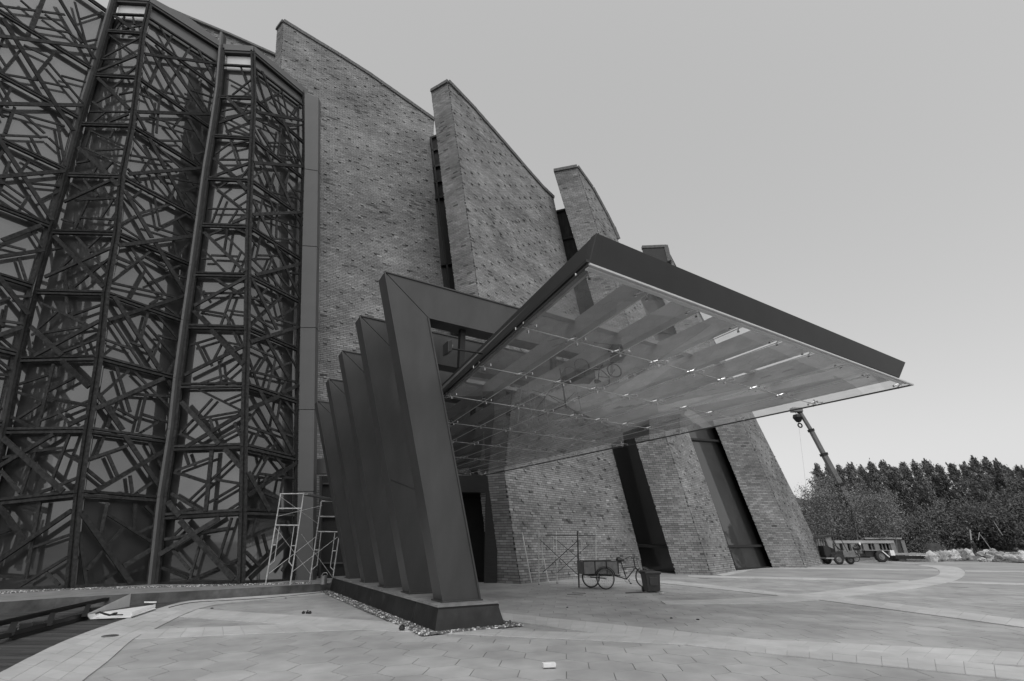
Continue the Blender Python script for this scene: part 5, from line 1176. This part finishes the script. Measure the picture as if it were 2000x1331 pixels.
# ------------------------------------------------------------------ trees
def leaf_quads(C, size, up=0.0, rs=1.0, dirv=None, dj=0.5, asp=.45):
    n = len(C)
    if dirv is None: a = RNG.normal(size=(n, 3)); a[:, 2] += up
    else: a = np.asarray(dirv, float)[None, :] + RNG.normal(size=(n, 3)) * dj
    a /= np.linalg.norm(a, axis=1)[:, None]
    b = RNG.normal(size=(n, 3)); b -= (a * b).sum(1)[:, None] * a; b /= np.linalg.norm(b, axis=1)[:, None]
    s_ = size * RNG.uniform(.6, 1.3, n)[:, None]
    V = np.stack([C - a * s_, C + b * s_ * asp, C + a * s_, C - b * s_ * asp], 1).reshape(-1, 3); Q = np.arange(4 * n).reshape(-1, 4)
    return V, Q
def tree(name, label, x, y, h, rad, kind, group, lean=(0, 0), n=4200, leaf=.24, mat_='leaf_a', z0=.0, base_frac=.10):
    P = A3(x, y, z0); root = thing(name, label, 'tree', P, group)
    mb_ = MB(); L = A3(lean[0], lean[1], 0)
    for k in range(4):
        t0, t1 = k / 4, (k + 1) / 4; r0, r1 = .011 * h * (1 - t0 * .85), .011 * h * (1 - t1 * .85)
        mb_.tube(P + L * t0 ** 2 * h + UP * h * .95 * t0, P + L * t1 ** 2 * h + UP * h * .95 * t1, r0, r1, 7, False)
    pts = []; lim = MB(); tones = []
    nb = 54 if kind == 'poplar' else 44
    for k in range(nb):
        if kind == 'poplar':
            t = base_frac + (1 - base_frac) * (k + random.random()) / nb * .97
            prof = rad * (1.0 - max(0, (t - .35) / .65) ** 1.3 * .9) * (.55 + .45 * min(1, t / .3))
            an = k * 2.4 + random.uniform(-.5, .5); d_ = A3(math.cos(an), math.sin(an), 0); ln = prof * random.uniform(.5, 1.2)
            s0 = P + L * t * t * h + UP * h * t; e = s0 + d_ * ln + UP * ln * random.uniform(1.0, 2.0) + L * ln * 3
            if e[2] > z0 + h * .96: e = s0 + (e - s0) * .5
        else:
            t = random.uniform(.22, .8); an = random.uniform(0, 6.28); el = random.uniform(-.3, 1.35)
            d_ = A3(math.cos(an) * math.cos(el), math.sin(an) * math.cos(el), math.sin(el)); s0 = P + UP * h * t * .6; ctr = P + UP * h * .55
            e = ctr + d_ * A3(rad, rad, h * .44) * random.uniform(.55, 1.05)
        lim.tube(s0, e, .045, .012, 4, False)
        m = n // nb; tt = RNG.uniform(.1, 1.05, m) ** .75
        sp = (.24 * (1 - .6 * tt)) if kind == 'poplar' else (.34 - .1 * tt)
        c_ = s0 + (e - s0) * tt[:, None] + RNG.normal(size=(m, 3)) * (sp * rad * (.62 if kind == 'poplar' else .8))[:, None]; pts.append(c_)
        tones.append(np.full(m, random.uniform(.75, 1.25)))
    if kind == 'poplar':                                   # a few leading shoots make the spire
        for q_ in range(5):
            m = n // nb; t0 = random.uniform(.72, .9); tp_ = P + L * h + UP * h * random.uniform(.95, 1.04) + A3(random.uniform(-.5, .5) * (q_ > 0), random.uniform(-.5, .5), 0); b_ = P + L * t0 * t0 * h + UP * h * t0
            tt = RNG.uniform(0, 1, m); pts.append(b_ + (tp_ - b_) * tt[:, None] + RNG.normal(size=(m, 3)) * (.22 * (1.1 - tt))[:, None]); tones.append(np.full(m, random.uniform(.7, 1.3)))
    mb_.build('trunk', 'bark', root); lim.build('limbs', 'bark', root)
    C_ = np.concatenate(pts); T_ = np.concatenate(tones)
    if kind == 'poplar': V, Q = leaf_quads(C_, leaf, dirv=(-.45, 0, .85), dj=.55, asp=.3)
    else: V, Q = leaf_quads(C_, leaf, .3)
    np_mesh('crown', V, Q, mat_, root, tone=T_ * RNG.uniform(.85, 1.15, len(Q)))
    return root
def clone(root, dx, dy, sc=1.0):
    r = root.copy(); COL.objects.link(r); r.location = (root.location[0] + dx, root.location[1] + dy, root.location[2]); r.scale = (sc, sc, sc)
    for ch in root.children:
        c = ch.copy(); COL.objects.link(c); c.parent = r
    return r
GT = 'tall trees behind the plaza'
pop = [(1600, 912, 92, 2.3), (1622, 916, 88, 2.2), (1642, 914, 95, 2.3), (1664, 912, 90, 2.4), (1686, 908, 93, 2.5), (1706, 902, 88, 2.6), (1727, 905, 92, 2.5), (1748, 906, 90, 2.4), (1768, 903, 94, 2.4), (1790, 904, 88, 2.5), (1812, 905, 92, 2.4), (1836, 907, 90, 2.4), (1862, 901, 86, 2.4), (1886, 912, 92, 2.3),
       (1906, 896, 84, 2.5), (1928, 899, 86, 2.6), (1950, 902, 84, 2.4), (1968, 914, 90, 2.4), (1992, 908, 86, 2.6), (2020, 906, 88, 2.6), (2050, 900, 88, 2.6), (2085, 905, 88, 2.6)]
POPS = []
for k, (x, y, Y, r) in enumerate(pop):
    y += random.uniform(-5, 7); p_ = onY(x, y, Y); t_ = tree('poplar_tree', 'tall slender poplar in the dense row of trees behind the sacks', p_[0], Y, p_[2], r * random.uniform(.8, 1.05), 'poplar', GT, (-.035, 0), 7000, .22, 'leaf_a')
    if k % 2 == 0: POPS.append(t_)
brd = [(1612, 985, 72, 2.2), (1810, 1000, 72, 3.2), (1775, 1015, 70, 2.6), (1850, 985, 74, 3.4), (1880, 975, 76, 3.0), (1935, 985, 72, 3.0), (1975, 960, 74, 3.6), (1720, 985, 74, 3.0), (2010, 975, 72, 3.4), (1690, 1000, 78, 3.0), (1915, 1005, 74, 2.6), (2050, 985, 72, 3.4)]
for k, (x, y, Y, r) in enumerate(brd):
    p_ = onY(x, y, Y); tree('broadleaf_tree', 'lower bushy tree growing in front of the tall poplars', p_[0], Y, p_[2], r, 'broad', 'bushy trees before the poplars', n=7500, leaf=.17, mat_='leaf_b')
# the wood goes on to the right, where the dark windows mirror it
for k in range(20):
    src = POPS[k % len(POPS)]; a = math.radians(48 + 3.4 * k); d_ = 96 + 8 * random.random()
    t_ = clone(src, math.sin(a) * d_ + 8 - src.location[0], math.cos(a) * d_ - src.location[1], random.uniform(.85, 1.1))
    t_['label'] = 'tall poplar of the wood mirrored in the dark windows'; t_['group'] = 'poplars to the right of the plaza'
# clipped round bush
p_ = onY(1803, 1051, 62); 
root = thing('round_bush', 'clipped round bush behind the first sacks', 'bush', (p_[0], 62, 0))
c_ = RNG.normal(size=(3500, 3)); c_ /= np.linalg.norm(c_, axis=1)[:, None]; c_[:, 2] = np.abs(c_[:, 2]); c_ = c_ * np.array([2.2, 1.6, p_[2]]) * RNG.uniform(.9, 1.03, 3500)[:, None] + A3(p_[0], 62, 0)
V, Q = leaf_quads(c_, .13, .2); np_mesh('foliage', V, Q, 'leaf_b', root, tone=RNG.uniform(.6, 1.3, len(Q)))
MB().lathe((p_[0], 62, 0), UP, [(1.7, 0), (1.8, .4), (1.4, p_[2] * .65), (.7, p_[2] * .82), (0, p_[2] * .88)], 14).build('core', 'grass', root)
# bamboo
BG = 'bamboo canes planted behind the garden wall'
for k in range(46):
    x = 1586 + 175 * (k + random.random()) / 46
    if 1640 < x < 1690 and k % 2: x -= 45
    Y = random.uniform(48.3, 55); yt = 930 + 40 * random.random() + (25 if x > 1690 else 0) + (20 if x < 1610 else 0)
    b = onY(x, 1090, Y); t_ = onY(x - random.uniform(4, 16), yt, Y); H_ = t_[2]
    root = thing('bamboo_plant', 'slender bamboo cane with feathery leaves behind the garden wall', 'bamboo', (b[0], Y, 0), BG)
    p0 = A3(b[0], Y, 0); p1 = A3(t_[0], Y, H_); cm = MB(); seg = [p0 + (p1 - p0) * t + A3(-.5 * t * t, 0, 0) for t in (0, .25, .5, .75, 1)]
    for i in range(4): cm.tube(seg[i], seg[i + 1], .045 * (1 - i * .2), .045 * (1 - (i + 1) * .2), 5, False)
    cm.build('cane', 'cane', root)
    m = 620; tt = RNG.uniform(.38, 1.03, m); c_ = p0 + (p1 - p0) * tt[:, None] + np.stack([-.5 * tt ** 2, np.zeros(m), np.zeros(m)], 1) + RNG.normal(size=(m, 3)) * np.array([.55, .55, .35]) * (1.15 - .5 * tt)[:, None]
    V, Q = leaf_quads(c_, .10, -.4); np_mesh('foliage', V, Q, 'leaf_c', root, tone=RNG.uniform(.75, 1.25, len(Q)))
# grass bank below the trees
bk = [(46, 66), (140, 62), (140, 110), (40, 110)]
V = []; Q = []; nx, ny = 30, 10
for j in range(ny):
    for i in range(nx):
        x = 38 + 110 * i / (nx - 1); y = 67 + 45 * j / (ny - 1); z = -.05 + min(1.6, max(0, (y - 68)) * .14) + random.uniform(-.1, .1) * (j > 0); V.append((x, y, z))
for j in range(ny - 1):
    for i in range(nx - 1): Q.append((j * nx + i, j * nx + i + 1, (j + 1) * nx + i + 1, (j + 1) * nx + i))
struct(np_mesh('grass_bank', V, Q, 'grass'))
# a far wood closing the gaps between the trunks
cc = np.stack([RNG.uniform(40, 150, 16000), RNG.uniform(98, 110, 16000), RNG.uniform(1, 9, 16000)], 1); V, Q = leaf_quads(cc, .55, .1)
tag(np_mesh('far_wood', V, Q, 'leaf_b', None, tone=RNG.uniform(.5, 1.1, len(Q))), 'dark undergrowth of the wood far behind the poplars', 'wood', kind='stuff')
# far house
hx0, hx1 = onY(1555, 985, 75)[0], onY(1592, 985, 75)[0]; zr = onY(1575, 968, 75)[2]; ze = onY(1575, 975, 75)[2]
hs = thing('far_house', 'white house with a dark roof just beyond the last brick fin', 'house', ((hx0 + hx1) / 2, 75, 0))
MB().abox(hx0 - 8, hx1, 75, 82, 0, ze - .8).build('wall', 'white', hs); 
MB().prism([(hx0 - 8.4, 74.5, ze - .8), (hx1 + .5, 74.5, ze - .8), (hx1 - 1.2, 78.5, zr), (hx0 - 8.4, 78.5, zr)], (0, 0, .15)).build('roof', 'roof', hs)
MB().prism([(hx0 - 8.4, 82.5, ze - .8), (hx1 + .5, 82.5, ze - .8), (hx1 - 1.2, 78.5, zr), (hx0 - 8.4, 78.5, zr)], (0, 0, .15)).build('roof', 'roof', hs)
MB().abox(hx0 - 8, hx1 - .8, 78.2, 78.8, zr, zr + .35).build('ridge', 'slab', hs)
MB().abox(hx1 - 3, hx1 - 1.6, 74.93, 75.0, ze - 3.2, ze - 1.6).build('window', 'window', hs)

# ------------------------------------------------------------------ crane
YC = 51.0
cr = thing('mobile_crane', 'mobile crane with a raised telescopic boom and hanging hook beyond the building', 'crane', onY(1695, 1080, YC) * A3(1, 1, 0))
boom = [(1692, 1052), (1640, 945), (1608, 886), (1583, 839), (1561, 803)]
bp = [onY(x, y, YC) for x, y in boom]
wds = [.62, .5, .42, .34]
d_ = unit(bp[-1] - bp[0])
for k in range(4):
    MB().bar(bp[k], bp[k + 1], wds[k], wds[k] * .9, (0, -1, 0)).build('boom_section', 'crane', cr, bevel=.05)
    MB().bar(bp[k + 1] - d_ * .25, bp[k + 1] + d_ * .02, wds[k] * 1.22, wds[k] * 1.1, (0, -1, 0)).build('boom_collar', 'fascia', cr)
tip = bp[-1]
MB().box(tip + A3(-.3, 0, .1), A3(.55, 0, 0), A3(0, .3, 0), A3(0, 0, .22)).build('boom_head', 'crane', cr)
hk = onY(1558, 812, YC); hb = onY(1558.5, 818, YC)
MB().tube(tip + A3(-.5, 0, 0), hb + A3(0, 0, .3), .03, seg=5).build('hoist_rope', 'pipedark', cr)
h_ = MB().lathe(hb, UP, [(0, -.45), (.25, -.35), (.5, .1), (.42, .42), (0, .45)], 10).build('hook_block', 'fascia', cr)
MB().torus(hb + A3(0.05, 0, -.75), A3(0, 1, 0), .22, .08, 12, 5).build('hook', 'fascia', h_)
MB().tube(hb, onY(1576, 965, YC), .012, seg=4).build('tag_line', 'pipe', cr)
MB().abox(bp[0][0] - 2.5, bp[0][0] + 2.0, YC - 1.2, YC + 1.2, .9, 1.3).build('carrier_deck', 'crane', cr)
MB().abox(bp[0][0] + .2, bp[0][0] + 1.8, YC - 1.1, YC + 1.1, 1.35, 1.75).build('counterweight', 'crane', cr, bevel=.1)
MB().abox(bp[0][0] - 1.4, bp[0][0] + .2, YC - 1.1, YC - .1, 1.35, 1.8).build('cab', 'crane', cr, bevel=.1)
for x in (-1.8, -.5, 1.0):
    for yy in (-1.1, 1.1): solid_wheel(cr, bp[0][0] + x, YC + yy, .5, .5, .35)
